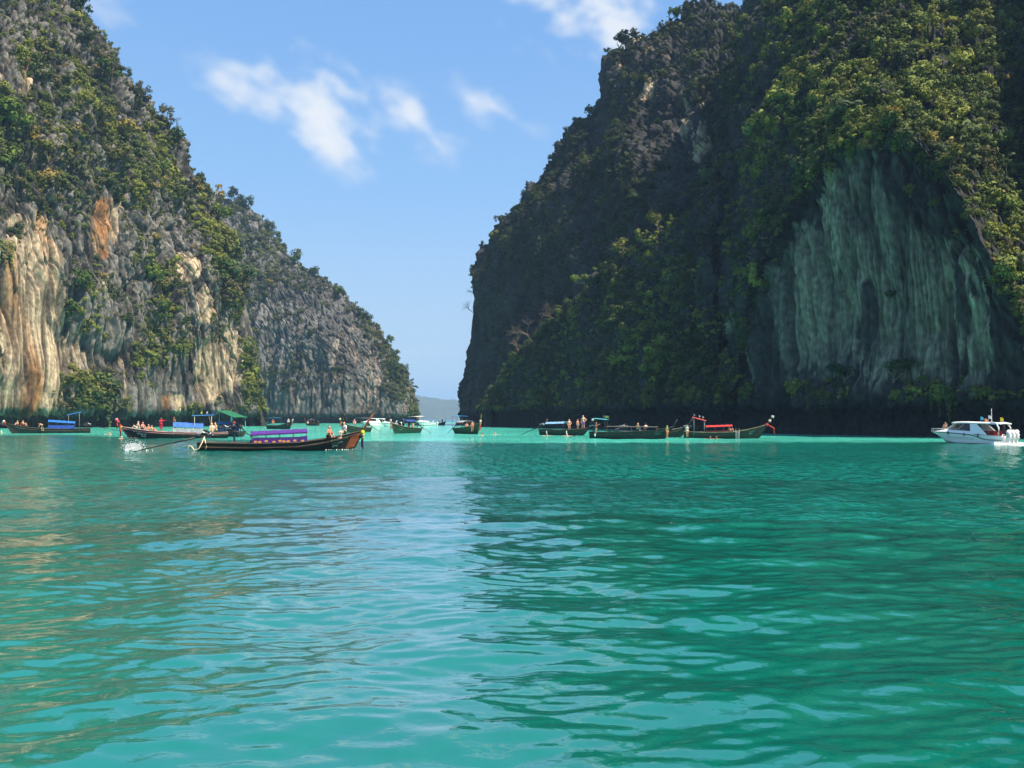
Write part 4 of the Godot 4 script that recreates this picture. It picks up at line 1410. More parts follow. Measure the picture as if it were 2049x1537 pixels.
func make_boats() -> void:
	plank_tex = noise_texture(256, 0.02, 5, 31, 0.45, 1.0)
	cloth_tex = noise_texture(256, 0.012, 3, 33, 0.72, 1.0)
	boats.purple = make_longtail({"label": "nearest black longtail boat with a long purple canopy and orange bow panel", "pos": afloat(565, 66), "turn": 0.24, "length": 12.7, "beam": 1.9, "hull": "1b1714", "rail": "4e3d2c", "inside": "5d4733", "stern": 0.62, "mid": 0.52, "bow": 1.52, "rake": 0.75, "post": 1.35, "lean": 0.62, "stem": "8c4a24", "bow_panel": "a85a2e",
		"ribbons": [["d8e83a", -0.12, 0.55, 0.06], ["2c1747", -0.42, 1.05, 0.12]],
		"canopy": {"x0": -2.35, "x1": 1.95, "h0": 1.52, "h1": 1.72, "arch": 0.26, "hex": "5b2c92", "posts": 5, "valance": 0.12, "valance_hex": "4c2480", "skirt": 0.40, "skirt_hex": "4a1f86", "gold": "d8913c", "end_cloth": "17131c"},
		"letters": [0.80, 0.93, "5f8f88", 3, 11], "tail": 5.3, "tail_drop": 1.12, "tail_yaw": 0.05})
	boats.black = make_longtail({"label": "black longtail boat with pink gunwale, red bow scarf and silver canopy", "pos": afloat(352, 105), "turn": PI + 0.34, "length": 12.6, "hull": "15191a", "rail": "d9a2a0", "stripe": "c98f8f", "bow": 1.5, "stern": 0.75, "mid": 0.72, "post": 1.0, "stem": "3a2018",
		"ribbons": [["e3484c", 0.62, 0.9, 0.12], ["d6e04a", -0.02, 0.0, 0.0], ["e02f34", 0.08, 1.25, 0.02], ["f0848c", 0.9, 0.0, 0.0]],
		"canopy": {"x0": -3.3, "x1": 0.3, "h0": 1.95, "h1": 2.1, "arch": 0.6, "hex": "3f78d0", "posts": 4, "skirt": 0.5, "skirt_hex": "b9bfc4", "frame": "d0d0d0"},
		"awning": {"x0": -4.6, "x1": -1.9, "h0": 3.05, "h1": 2.95, "hex": "3f86c8", "frame": "c9bda6", "flags": [["f0e332", 0.55, 0.2], ["e8e8e8", 0.3, 0.3], ["3f5fb0", 0.05, 0.2]]},
		"ladder": [0.545, 1.0], "letters": [0.76, 0.93, "e6ece8", 3, 4], "tail": 4.6})
	boats.green_roof = make_longtail({"label": "longtail boat with sloping green roof and blue side cloth behind the boatman", "pos": afloat(452, 118), "turn": PI - 0.85, "length": 11.0, "hull": "26392e", "rail": "7f6a4a", "stern": 0.75, "mid": 0.7,
		"canopy": {"x0": -2.6, "x1": 1.6, "h0": 2.0, "h1": 2.1, "arch": 0.3, "hex": "2a6fc0", "posts": 4, "skirt": 0.7, "skirt_hex": "2f78c8"},
		"awning": {"x0": -5.2, "x1": 0.8, "h0": 2.75, "h1": 3.7, "hex": "1f7a52", "wide": 0.5, "frame": "6fc3d2", "splay": 0.5, "flags": [["f1d92e", 0.75, 0.0], ["e8e2da", 0.68, 0.3], ["e03a44", 0.3, 0.2]]}, "tail": 4.0})
	boats.brown = make_longtail({"label": "brown longtail boat far left under the pale cliff, bright blue canopy", "pos": afloat(98, 142), "turn": PI + 0.48, "length": 12.8, "hull": "3c3024", "rail": "54442f", "bow": 1.75, "stern": 0.85, "mid": 0.72, "post": 0.55,
		"ribbons": [["e0483c", 0.1, 0.5, 0.05], ["e9e4dc", 0.35, 0.35, 0.18]],
		"canopy": {"x0": -4.0, "x1": 0.1, "h0": 2.05, "h1": 2.35, "arch": 0.35, "hex": "1f78d8", "posts": 4, "skirt": 0.6, "skirt_hex": "2450b0"},
		"awning": {"x0": -4.9, "x1": -2.7, "h0": 3.75, "h1": 3.2, "hex": "2f8be0", "frame": "9a8f80"}, "letters": [0.78, 0.9, "93a79a", 1, 8], "tail": 7.2, "tail_drop": 1.4})
	boats.bow_white = make_longtail({"label": "longtail boat with light blue roof and white bow ribbon behind purple canopy", "pos": afloat(560, 200), "turn": -0.75, "length": 10.8, "hull": "1e2e2a", "rail": "5a5448", "stern": 0.9, "mid": 0.8, "bow": 1.9,
		"ribbons": [["e8e8e4", 0.35, 0.5, 0.05], ["e05a62", -0.1, 0.9, 0.05]],
		"awning": {"x0": -4.6, "x1": -0.6, "h0": 2.7, "h1": 2.8, "hex": "5aa0d0", "frame": "555555", "flags": [["e6e6e6", 0.5, 0.2]]}})
	boats.small_red = make_longtail({"label": "small dark longtail with red clad passengers, tucked under the headland", "pos": afloat(624, 300), "turn": 2.4, "length": 8.2, "hull": "3a2a24", "rail": "8a5a3a", "stern": 0.8, "mid": 0.8, "bow": 1.4,
		"canopy": {"x0": -2.5, "x1": 1.5, "h0": 2.3, "h1": 2.3, "arch": 0.3, "hex": "38526e", "posts": 3}})
	boats.green_bow = make_longtail({"label": "green longtail boat seen bow first behind the purple boat's prow", "pos": afloat(712, 150), "turn": PI + 1.22, "length": 9.8, "hull": "22422f", "rail": "7a6a42", "stern": 0.9, "mid": 0.85, "bow": 1.75, "post": 1.1, "stem": "2a2320",
		"ribbons": [["c96a40", 0.1, 0.7, 0.1], ["e9d9a0", 0.7, 0.0, 0.0]],
		"awning": {"x0": -4.2, "x1": -0.8, "h0": 2.7, "h1": 2.7, "hex": "6b7076", "frame": "3a3a3a"}})
	boats.green_mid = make_longtail({"label": "green longtail boat crowded with passengers before the headland's tip", "pos": afloat(812, 142), "turn": PI + 1.2, "length": 9.8, "beam": 2.2, "hull": "2f5a3f", "rail": "8a7448", "stern": 0.9, "mid": 0.9, "bow": 1.75, "post": 1.35, "stem": "6a4a30",
		"ribbons": [["b86a4a", 0.0, 1.1, 0.08], ["e8d8c8", 0.5, 0.5, 0.1]],
		"canopy": {"x0": -2.2, "x1": 1.4, "h0": 2.35, "h1": 2.35, "arch": 0.3, "hex": "274fa0", "posts": 3},
		"awning": {"x0": -5.2, "x1": -2.4, "h0": 3.0, "h1": 2.9, "hex": "e9e2cf", "frame": "555550"}, "letters": [0.74, 0.9, "7fae8c", 2, 17], "tail": 5.0})
	boats.green_gap = make_longtail({"label": "olive longtail boat with blue stern awning at the right edge of the gap", "pos": afloat(936, 137), "turn": -1.12, "length": 10.2, "beam": 2.3, "hull": "3f5a34", "rail": "9a8a4c", "stern": 0.95, "mid": 0.95, "bow": 1.8, "post": 1.4, "lean": 0.4, "stem": "9a8a58",
		"ribbons": [["e05a50", 0.0, 1.3, 0.05], ["f0d8c0", 0.35, 0.6, 0.06]],
		"canopy": {"x0": -2.5, "x1": 0.4, "h0": 2.2, "h1": 2.2, "arch": 0.3, "hex": "b8bcc2", "posts": 3, "valance": 0.2, "valance_hex": "b83038"},
		"awning": {"x0": -5.0, "x1": -2.2, "h0": 3.05, "h1": 3.0, "hex": "2f9ae0", "frame": "444444"}})
	boats.stern_only = make_longtail({"label": "tiny dark longtail seen from astern between the speedboat and gap boat", "pos": afloat(884, 310), "turn": 1.35, "length": 9.0, "hull": "20282e", "rail": "3a444a", "stern": 0.9, "mid": 0.85, "bow": 1.4})
	boats.shade_small = make_longtail({"label": "dark green longtail with pale blue tattered canopy and standing bathers", "pos": afloat(1129, 125), "turn": -0.62, "length": 8.6, "hull": "28382a", "rail": "6a5a3e", "stern": 0.9, "mid": 0.75, "bow": 1.15, "post": 1.35, "lean": 0.55, "stem": "3a3430",
		"ribbons": [["d8d8d0", 1.2, 0.0, 0.0]],
		"canopy": {"x0": -3.0, "x1": 0.4, "h0": 2.0, "h1": 2.1, "arch": 0.3, "hex": "8fc0e8", "posts": 4}, "floats": [[0.2, 1.0, "e8e8e0"], [0.62, 1.0, "e8e8e0"]], "tail": 4.4})
	boats.shade_long = make_longtail({"label": "long black boat with turquoise stern flap, yellow flags and thin roof", "pos": afloat(1262, 103), "turn": -0.32, "length": 10.4, "hull": "14201c", "rail": "2c342e", "stern": 0.85, "mid": 0.8, "bow": 1.5, "post": 0.9, "stem": "1d1d1b",
		"canopy": {"x0": -2.9, "x1": 3.4, "h0": 1.62, "h1": 1.58, "arch": 0.12, "hex": "54504c", "posts": 5, "frame": "6a4a44"},
		"awning": {"x0": -4.6, "x1": -2.9, "h0": 2.6, "h1": 2.45, "hex": "4fb8c8", "frame": "3a3a38", "flags": [["dfe05a", 0.9, 0.5], ["8a94a0", 0.7, 0.2], ["dfe05a", 0.98, 0.0]]},
		"letters": [0.80, 0.93, "3f8f88", 2, 23], "floats": [[0.08, 1.0, "dfe6e4"]], "tail": 3.4})
	boats.shade_behind = make_longtail({"label": "dark longtail lying close behind the long black boat, pale gunwale rising", "pos": afloat(1308, 111), "turn": -0.15, "length": 9.0, "hull": "1c2a24", "rail": "7a7868", "stern": 0.8, "mid": 0.75, "bow": 1.5, "post": 1.2, "stem": "22221f", "letters": [0.82, 0.93, "557a6c", 1, 29]})
	boats.red_canopy = make_longtail({"label": "olive longtail boat with red canopy and red ribbon in the shade", "pos": afloat(1450, 105), "turn": -0.28, "length": 10.2, "hull": "2f3a26", "rail": "8f8a62", "stern": 0.85, "mid": 0.72, "bow": 1.75, "post": 1.15, "lean": 0.75, "stem": "4a3a2c",
		"ribbons": [["e0403a", 0.0, 1.15, 0.85], ["e8c8b8", 0.5, 0.0, 0.0], ["d8d8d0", 1.0, 0.0, 0.0]],
		"canopy": {"x0": -2.3, "x1": 0.95, "h0": 1.66, "h1": 1.78, "arch": 0.22, "hex": "d83a36", "posts": 4, "skirt": 0.22, "skirt_hex": "6e2a2a"},
		"awning": {"x0": -4.0, "x1": -2.3, "h0": 2.75, "h1": 2.3, "hex": "e05a4e", "frame": "8a8f90", "flags": [["cfd4d8", 0.5, 0.3], ["cfd4d8", 0.75, 0.1], ["aab4bc", 0.1, 0.0]]},
		"ladder": [0.655, 1.0], "letters": [0.80, 0.88, "7fae9a", 2, 41], "tail": 3.0})
	boats.speed_right = make_speedboat({"label": "large white speedboat at right with flags and three white outboards", "pos": afloat(1936, 84), "turn": PI - 0.98, "length": 7.6, "beam": 2.6, "high": 0.95, "engines": 3, "letters": true, "stripe": "1f5a4c"})
	boats.speed_left = make_speedboat({"label": "white cabin speedboat moored under the headland, left of the gap", "pos": afloat(746, 290), "turn": PI + 0.5, "length": 8.8, "high": 1.15, "detail": false, "stripe": "2d4a48"})
	boats.speed_hidden = make_speedboat({"label": "white open speedboat mostly hidden behind the crowded green longtail", "pos": afloat(780, 270), "turn": PI, "length": 6.5, "roof": false, "detail": false, "high": 1.05})
	boats.speed_gap = make_speedboat({"label": "sleek white speedboat in the gap below the far hill", "pos": afloat(852, 300), "turn": PI + 0.1, "length": 7.6, "roof": false, "detail": false, "high": 1.25, "stripe": "c8ccd0"})

# ---------------------------------------------------------------- people
# a skeleton of joints per pose, meshed as one skin round its bones
func joints(pose: String) -> Dictionary:
	var j := {}
	# standing, facing +z
	j = {"hip": Vector3(0, 0.93, 0), "chest": Vector3(0, 1.30, 0), "neck": Vector3(0, 1.47, 0.01), "head": Vector3(0, 1.62, 0.03)}
	for s in [-1, 1]:
		var k := "l" if s < 0 else "r"
		j["hip" + k] = Vector3(0.09 * s, 0.90, 0)
		j["knee" + k] = Vector3(0.11 * s, 0.50, 0.03)
		j["foot" + k] = Vector3(0.12 * s, 0.07, -0.01)
		j["sh" + k] = Vector3(0.175 * s, 1.40, 0)
		j["el" + k] = Vector3(0.25 * s, 1.12, -0.02)
		j["hand" + k] = Vector3(0.24 * s, 0.88, 0.08)
	match pose:
		"hip_hand":
			j.elr = Vector3(0.40, 1.16, -0.06)
			j.handr = Vector3(0.20, 1.0, 0.06)
			j.kneel = Vector3(-0.12, 0.51, 0.08)
		"arms_up":
			j.elr = Vector3(0.42, 1.34, 0.1)
			j.handr = Vector3(0.55, 1.40, 0.28)
			j.ell = Vector3(-0.30, 1.18, 0.14)
			j.handl = Vector3(-0.16, 1.18, 0.32)
		"sit", "sit_lean":
			var back := 0.10 if pose == "sit" else -0.16
			j.hip = Vector3(0, 0.13, 0)
			j.chest = Vector3(0, 0.50, back * 0.6)
			j.neck = Vector3(0, 0.66, back)
			j.head = Vector3(0, 0.81, back + 0.03)
			for s in [-1, 1]:
				var k := "l" if s < 0 else "r"
				j["hip" + k] = Vector3(0.09 * s, 0.11, 0.02)
				j["knee" + k] = Vector3(0.13 * s, 0.43, 0.36)
				j["foot" + k] = Vector3(0.13 * s, 0.07, 0.56)
				j["sh" + k] = Vector3(0.175 * s, 0.60, back)
				j["el" + k] = Vector3(0.24 * s, 0.38, 0.16 if back > 0 else -0.26)
				j["hand" + k] = Vector3(0.12 * s, 0.40, 0.38) if back > 0 else Vector3(0.24 * s, 0.08, -0.34)
		"perch":
			j.hip = Vector3(0, 0.13, 0)
			j.chest = Vector3(0, 0.50, 0.02)
			j.neck = Vector3(0, 0.67, 0.04)
			j.head = Vector3(0, 0.82, 0.07)
			for s in [-1, 1]:
				var k := "l" if s < 0 else "r"
				j["hip" + k] = Vector3(0.09 * s, 0.11, 0.03)
				j["knee" + k] = Vector3(0.12 * s, 0.13, 0.44)
				j["foot" + k] = Vector3(0.12 * s, -0.30, 0.42)
				j["sh" + k] = Vector3(0.175 * s, 0.60, 0.02)
				j["el" + k] = Vector3(0.25 * s, 0.36, 0.06)
				j["hand" + k] = Vector3(0.15 * s, 0.24, 0.28)
		"bend":
			j.hip = Vector3(0, 0.86, -0.05)
			j.chest = Vector3(0, 1.08, 0.26)
			j.neck = Vector3(0, 1.14, 0.43)
			j.head = Vector3(0, 1.16, 0.58)
			for s in [-1, 1]:
				var k := "l" if s < 0 else "r"
				j["hip" + k] = Vector3(0.09 * s, 0.84, -0.05)
				j["knee" + k] = Vector3(0.12 * s, 0.47, 0.10 * s + 0.08)
				j["foot" + k] = Vector3(0.12 * s, 0.07, -0.06 + 0.1 * s)
				j["sh" + k] = Vector3(0.17 * s, 1.14, 0.36)
				j["el" + k] = Vector3(0.22 * s, 0.86, 0.46)
				j["hand" + k] = Vector3(0.2 * s, 0.64, 0.58)
		"swim":
			j.hip = Vector3(0, -0.45, -0.25)
			j.chest = Vector3(0, -0.10, -0.06)
			j.neck = Vector3(0, 0.04, 0.02)
			j.head = Vector3(0, 0.17, 0.07)
			for s in [-1, 1]:
				var k := "l" if s < 0 else "r"
				j["hip" + k] = Vector3(0.09 * s, -0.48, -0.27)
				j["knee" + k] = Vector3(0.12 * s, -0.72, -0.5)
				j["foot" + k] = Vector3(0.12 * s, -0.85, -0.85)
				j["sh" + k] = Vector3(0.18 * s, -0.02, 0.0)
				j["el" + k] = Vector3(0.42 * s, -0.03, 0.14)
				j["hand" + k] = Vector3(0.60 * s, 0.0, 0.34)
	return j

func bones_of(j: Dictionary, which: String) -> Array:
	var b := []
	var hipw: Vector3 = (j.hipr - j.hipl).normalized()
	var all := which == "skin"
	if all or which in ["top", "suit", "shorts", "trunks"]:
		b.append([j.hipl, j.hipr, 0.115, 0.115])
	if all or which in ["top", "suit", "vest"]:
		b.append([j.hip + (j.chest - j.hip) * 0.15, j.chest, 0.112, 0.135])
		b.append([j.shl.lerp(j.shr, 0.16), j.shl.lerp(j.shr, 0.84), 0.078, 0.078])
		b.append([j.chest + hipw * -0.07, j.chest + hipw * 0.07, 0.115, 0.115])
	if all:
		b.append([j.chest.lerp(j.neck, 0.6), j.head - (j.head - j.neck) * 0.3, 0.058, 0.052])
		b.append([j.head + Vector3(0, -0.035, 0.02), j.head + Vector3(0, 0.045, -0.005), 0.078, 0.095])
		var f: Vector3 = (j.head - j.neck).cross(hipw).normalized()
		f = f if f.z > 0 else -f
		b.append([j.head + f * 0.095, j.head + f * 0.115 + Vector3(0, -0.025, 0), 0.014, 0.018])
	for k in ["l", "r"]:
		if all or which == "suit":
			b.append([j["hip" + k], j["knee" + k], 0.088, 0.058])
			b.append([j["knee" + k], j["foot" + k] + (j["knee" + k] - j["foot" + k]) * (0.0 if all else 0.1), 0.056, 0.038])
			b.append([j["sh" + k], j["el" + k], 0.055, 0.042])
			b.append([j["el" + k], j["el" + k].lerp(j["hand" + k], 1.0 if all else 0.9), 0.041, 0.028])
		elif which == "shorts":
			b.append([j["hip" + k], j["hip" + k].lerp(j["knee" + k], 0.75), 0.095, 0.085])
		elif which == "trunks":
			b.append([j["hip" + k], j["hip" + k].lerp(j["knee" + k], 0.3), 0.092, 0.085])
		elif which == "top":
			b.append([j["sh" + k], j["sh" + k].lerp(j["el" + k], 0.6), 0.058, 0.055])
		if all:
			var fwd := Vector3(0, -0.02, 0.14)
			b.append([j["foot" + k] + Vector3(0, -0.03, -0.03), j["foot" + k] + fwd + Vector3(0, -0.015, 0), 0.036, 0.03])
			var d: Vector3 = (j["hand" + k] - j["el" + k]).normalized()
			var side: Vector3 = d.cross(Vector3(0, 0, 1)).normalized()
			if side.length() < 0.5:
				side = Vector3.RIGHT
			# palm, four fingers of their own length and a thumb
			b.append([j["hand" + k], j["hand" + k] + d * 0.07, 0.03, 0.034])
			for q in 4:
				var o: Vector3 = side * (q - 1.5) * 0.02
				b.append([j["hand" + k] + d * 0.08 + o, j["hand" + k] + d * [0.145, 0.16, 0.155, 0.13][q] + o * 1.25 + Vector3(0, 0, 0.02), 0.011, 0.009])
			b.append([j["hand" + k] + d * 0.03 + side * 0.03, j["hand" + k] + d * 0.085 + side * 0.062, 0.013, 0.01])
	if which == "hair":
		b.append([j.head + Vector3(0, 0.035, -0.025), j.head + Vector3(0, 0.06, -0.01), 0.098, 0.09])
		b.append([j.head + Vector3(0, -0.01, -0.04), j.head + Vector3(0, -0.06, -0.05), 0.075, 0.05])
	if which == "cap":
		b.append([j.head + Vector3(0, 0.055, -0.01), j.head + Vector3(0, 0.085, -0.01), 0.102, 0.08])
		b.append([j.head + Vector3(-0.03, 0.05, 0.1), j.head + Vector3(0.03, 0.05, 0.14), 0.03, 0.03])
	return b

var skins := {}

func skin_mesh(pose: String, which: String) -> ArrayMesh:
	var key := pose + which
	if skins.has(key):
		return skins[key]
	var bones := bones_of(joints(pose), which)
	var fat := 0.016 if which in ["top", "suit", "shorts", "trunks", "vest"] else 0.0
	var cell := 0.028
	var lo := Vector3.ONE * 1e9
	var hi := -lo
	for b in bones:
		for e in 2:
			var r: float = b[2 + e] + fat + 0.08
			lo = lo.min(b[e] - Vector3.ONE * r)
			hi = hi.max(b[e] + Vector3.ONE * r)
	var dim := Vector3i(((hi - lo) / cell).ceil()) + Vector3i.ONE
	var f := PackedFloat32Array()
	f.resize(dim.x * dim.y * dim.z)
	f.fill(0.2)
	var soft := 0.035
	for b in bones:
		var a: Vector3 = b[0]
		var ab: Vector3 = b[1] - a
		var l2 := maxf(ab.length_squared(), 1e-8)
		var reach: float = maxf(b[2], b[3]) + fat + 0.075
		var i0 := Vector3i(((a.min(b[1]) - Vector3.ONE * reach - lo) / cell).floor()).clamp(Vector3i.ZERO, dim - Vector3i.ONE)
		var i1 := Vector3i(((a.max(b[1]) + Vector3.ONE * reach - lo) / cell).ceil()).clamp(Vector3i.ZERO, dim - Vector3i.ONE)
		var kk := minf(soft, maxf(b[2], b[3]) * 0.8)
		for x in range(i0.x, i1.x + 1):
			for y in range(i0.y, i1.y + 1):
				for z in range(i0.z, i1.z + 1):
					var p := lo + Vector3(x, y, z) * cell - a
					var t := clampf(p.dot(ab) / l2, 0.0, 1.0)
					var d: float = (p - ab * t).length() - lerpf(b[2], b[3], t) - fat
					var n := (x * dim.y + y) * dim.z + z
					var h := maxf(kk - absf(d - f[n]), 0.0) / kk
					f[n] = minf(d, f[n]) - h * h * kk * 0.25
	# surface nets
	var at_cell := {}
	var verts := PackedVector3Array()
	var sy := dim.z
	var sx := dim.y * dim.z
	for x in dim.x - 1:
		for y in dim.y - 1:
			for z in dim.z - 1:
				var n := x * sx + y * sy + z
				var inside := 0
				for c in 8:
					if f[n + (c & 1) * sx + ((c >> 1) & 1) * sy + (c >> 2)] < 0.0:
						inside += 1
				if inside == 0 or inside == 8:
					continue
				var sum := Vector3.ZERO
				var hits := 0
				for c in 8:
					for ax in 3:
						if c & (1 << ax):
							continue
						var e := c | (1 << ax)
						var fa := f[n + (c & 1) * sx + ((c >> 1) & 1) * sy + (c >> 2)]
						var fb := f[n + (e & 1) * sx + ((e >> 1) & 1) * sy + (e >> 2)]
						if (fa < 0.0) != (fb < 0.0):
							var t := fa / (fa - fb)
							var o := Vector3(c & 1, (c >> 1) & 1, c >> 2)
							o[ax] += t
							sum += o
							hits += 1
				at_cell[n] = verts.size()
				verts.append(lo + (Vector3(x, y, z) + sum / hits) * cell)
	var st := tool()
	st.set_smooth_group(0)
	for n in at_cell:
		for ax in 3:
			var step: int = [sx, sy, 1][ax]
			if n + step >= f.size() or (f[n] < 0.0) == (f[n + step] < 0.0):
				continue
			var u: int = [sy, 1, sx][ax]
			var w: int = [1, sx, sy][ax]
			if not (at_cell.has(n - u) and at_cell.has(n - w) and at_cell.has(n - u - w)):
				continue
			var q := [verts[at_cell[n]], verts[at_cell[n - u]], verts[at_cell[n - u - w]], verts[at_cell[n - w]]]
			if f[n] < 0.0:
				quad(st, q[0], q[3], q[2], q[1])
			else:
				quad(st, q[0], q[1], q[2], q[3])
	st.index()
	st.generate_normals()
	skins[key] = st.commit()
	return skins[key]

func person(label: String, pose: String, pos: Vector3, turn: float, skin: String, wear: Array, hair := "2a1d16", size := 1.0) -> void:
	var o := thing("person", label, "person", pos, turn, "swimmers in the lagoon" if pose == "swim" else "people aboard the boats")
	o.scale = Vector3.ONE * size
	part("body", skin_mesh(pose, "skin"), col(skin, 0.6), o)
	for w in wear:
		part({"top": "shirt", "suit": "overalls", "shorts": "shorts", "trunks": "swim_trunks", "vest": "vest", "cap": "cap"}[w[0]], skin_mesh(pose, w[0]), cloth(w[1]), o)
	if hair:
		part("hair", skin_mesh(pose, "hair"), col(hair, 0.8), o)

func make_people() -> void:
	var tan := "c98f6c"
	var fair := "e0ab8c"
	var dark := "8a5a3e"
	# [label, pose, x, y of the feet or seat, distance, heading, skin, clothes, hair, scale]
	for p in [
		["boatman in dark navy with a red cap, standing by the nearest engine", "arms_up", 469, 886, 66, -1.4, dark, [["suit", "16244a"], ["cap", "d83a3a"]], "", 0.95],
		["bald tanned man sitting in the nearest boat's bow, red trunks", "sit", 657, 876, 66.2, 0.9, "c47f62", [["trunks", "8a2026"]], "", 1.0],
		["fair person in a white top perched on the nearest boat's bow rail", "perch", 690, 868, 65.6, -0.8, fair, [["top", "e6e6e8"], ["trunks", "2a2a2e"]], "5a3a22", 1.0],
		["person in red standing on the black pink-railed boat, arm stretched out", "arms_up", 322, 862, 105, 0.9, dark, [["suit", "d02a4a"]], "5a1a1a", 0.95],
		["dark haired person in black trousers standing beside the silver canopy", "stand", 348, 863, 105, -0.6, "9a6248", [["shorts", "1c2228"]], "1c1512", 1.05],
		["bather leaning back at the black boat's bow, white vest", "sit_lean", 274, 858, 105, -1.2, fair, [["vest", "dfe6e0"]], "c8a878", 1.0],
		["sunburnt bather sitting hunched behind the black boat's bow", "sit", 284, 860, 104.6, 1.1, "d98a78", [["trunks", "7a2a3a"]], "3a241a", 1.05],
		["bather in a white sun hat low in the black boat", "sit", 297, 863, 105.2, 0.4, tan, [["cap", "f0f0ec"], ["trunks", "2b5a70"]], "", 0.9],
		["bather lounging on the black boat's foredeck beside the red-clad person", "sit_lean", 305, 864, 104.6, 1.3, tan, [["trunks", "caa23a"]], "3b2a1c", 0.9],
		["person in cream shirt at the black boat's stern", "sit", 424, 864, 103, 0.2, fair, [["top", "efe4d0"]], "c9a24a", 1.15],
		["person in yellow by the stern engine of the black boat", "sit", 432, 862, 104, -0.4, fair, [["top", "e2c27a"]], "a8803a", 1.1],
		["man bending over the side of the brown boat", "bend", 85, 862, 140.4, -1.2, tan, [["trunks", "20242a"]], "2a1d16", 1.0],
		["reclining bather in the brown boat, legs raised towards the bow", "sit_lean", 47, 852, 142, 1.4, tan, [["trunks", "b8303a"]], "2c1c14", 1.0],
		["second bather sitting beside the brown boat's bow", "sit", 36, 851, 142.4, -0.6, fair, [["trunks", "c8423a"]], "3c281c", 0.9],
		["person in red under the light blue roof", "sit", 546, 848, 200, 0.4, tan, [["top", "d23c3c"]], "241812", 1.15],
		["person at the bow with white ribbon, pale top", "stand", 577, 852, 197, 0.2, tan, [["suit", "d8d8d4"]], "241812", 1.0],
		["orange clad person standing in the small dark longtail", "stand", 622, 848, 300, 0.5, tan, [["suit", "cf5a30"]], "241812", 1.1],
		["red shirted person beside the orange clad one", "stand", 628, 848, 300.5, -0.5, dark, [["top", "b83028"]], "241812", 1.1],
		["person in white at the front of the small dark longtail", "sit", 616, 848, 299.5, 0.2, fair, [["top", "e6dcd0"]], "6a4a2a", 1.1],
		["crewman in black upright on the green bow behind the purple boat", "stand", 690, 848, 146, 0.3, dark, [["suit", "17181c"]], "14100e", 1.05],
		["person in pink seated under the grey awning", "sit", 709, 850, 151, 0.3, fair, [["top", "d88a90"]], "3a281c", 1.1],
		["passenger in red midway along the crowded green longtail", "sit", 799, 855, 142, 0.4, tan, [["top", "b84a40"]], "2a1d16", 1.15],
		["passenger in white standing in the crowded green longtail", "stand", 807, 858, 143, -0.3, tan, [["top", "e6e2dc"], ["shorts", "3a3a40"]], "2a1d16", 1.0],
		["passenger in dark blue at the crowded boat's stern", "stand", 818, 858, 145, 0.8, dark, [["suit", "2a3448"]], "1a120e", 1.0],
		["passenger in yellow vest at the crowded boat's rail", "sit", 825, 856, 143, 0.1, tan, [["vest", "dfd24a"]], "2a1d16", 1.1],
		["small figure in black aboard the tiny dark longtail", "stand", 885, 848, 308, 0.0, dark, [["suit", "14161a"]], "14100e", 1.05],
		["person in a pink top seated on the olive boat", "sit", 933, 856, 137, 0.3, fair, [["top", "d8887c"]], "3a281c", 1.1],
		["bather in red beside the olive boat's stem post", "stand", 945, 864, 133, 0.1, tan, [["trunks", "d04038"]], "2a1d16", 0.95],
		["man with hand on hip at the pale canopy's end", "hip_hand", 1139, 862, 125, 0.3, fair, [["trunks", "c88a70"]], "3a281c", 1.0],
		["shorter bather in grey shorts standing towards the bow", "stand", 1156, 860, 124, 0.5, tan, [["shorts", "8a8f98"]], "241a14", 0.9],
		["tall bather in mauve shorts, highest figure on the shaded boat", "hip_hand", 1167, 859, 124, -0.3, fair, [["shorts", "8a6a98"]], "4a3424", 1.2],
		["crewman crouched over the engine of the pale canopied boat", "sit", 1093, 852, 127, 0.8, dark, [["suit", "1a1c1e"]], "14100e", 1.1],
		["person in brown at the long black boat's stern, arms wide", "arms_up", 1193, 866, 103, 0.8, tan, [["top", "6a3a34"]], "1c1410", 0.75],
		["fair haired passenger inside the long black boat", "sit", 1275, 862, 102.4, 0.6, fair, [["top", "8a7a68"]], "6a4a2c", 1.05],
		["bare backed passenger seated near the long black boat's bow", "sit", 1292, 862, 102, 2.9, "e8b494", [["trunks", "3a3a40"]], "3a281c", 1.0],
		["person in orange trousers climbing over the bow of the dark boats", "stand", 1335, 876, 101, 0.7, tan, [["top", "9a9a60"], ["shorts", "e0703a"]], "c8b890", 0.85],
		["person in white at the red canopied boat's stern", "stand", 1375, 874, 104, 0.4, tan, [["top", "d8d4cc"]], "1c1410", 0.85],
		["passenger lying under the red canopy's forward end", "sit_lean", 1461, 864, 105, 1.5, fair, [["trunks", "b89040"]], "a8743a", 0.85],
		["crewman in black standing on the speedboat's stern platform", "stand", 2009, 874, 83.2, 1.2, dark, [["suit", "2a2634"]], "14100e", 0.85],
		["person leaning out at the speedboat's windscreen", "sit", 1893, 857, 84, -1.0, tan, [["top", "c9a890"]], "1c1410", 0.7],
		["passenger in a red life vest inside the speedboat", "sit", 1972, 868, 84, 1.0, tan, [["vest", "e01f2c"]], "1c1410", 0.95],
	]:
		var pos := at(p[2], p[3], p[4])
		person(p[0], p[1], pos, p[5], p[6], p[7], p[8], p[9])
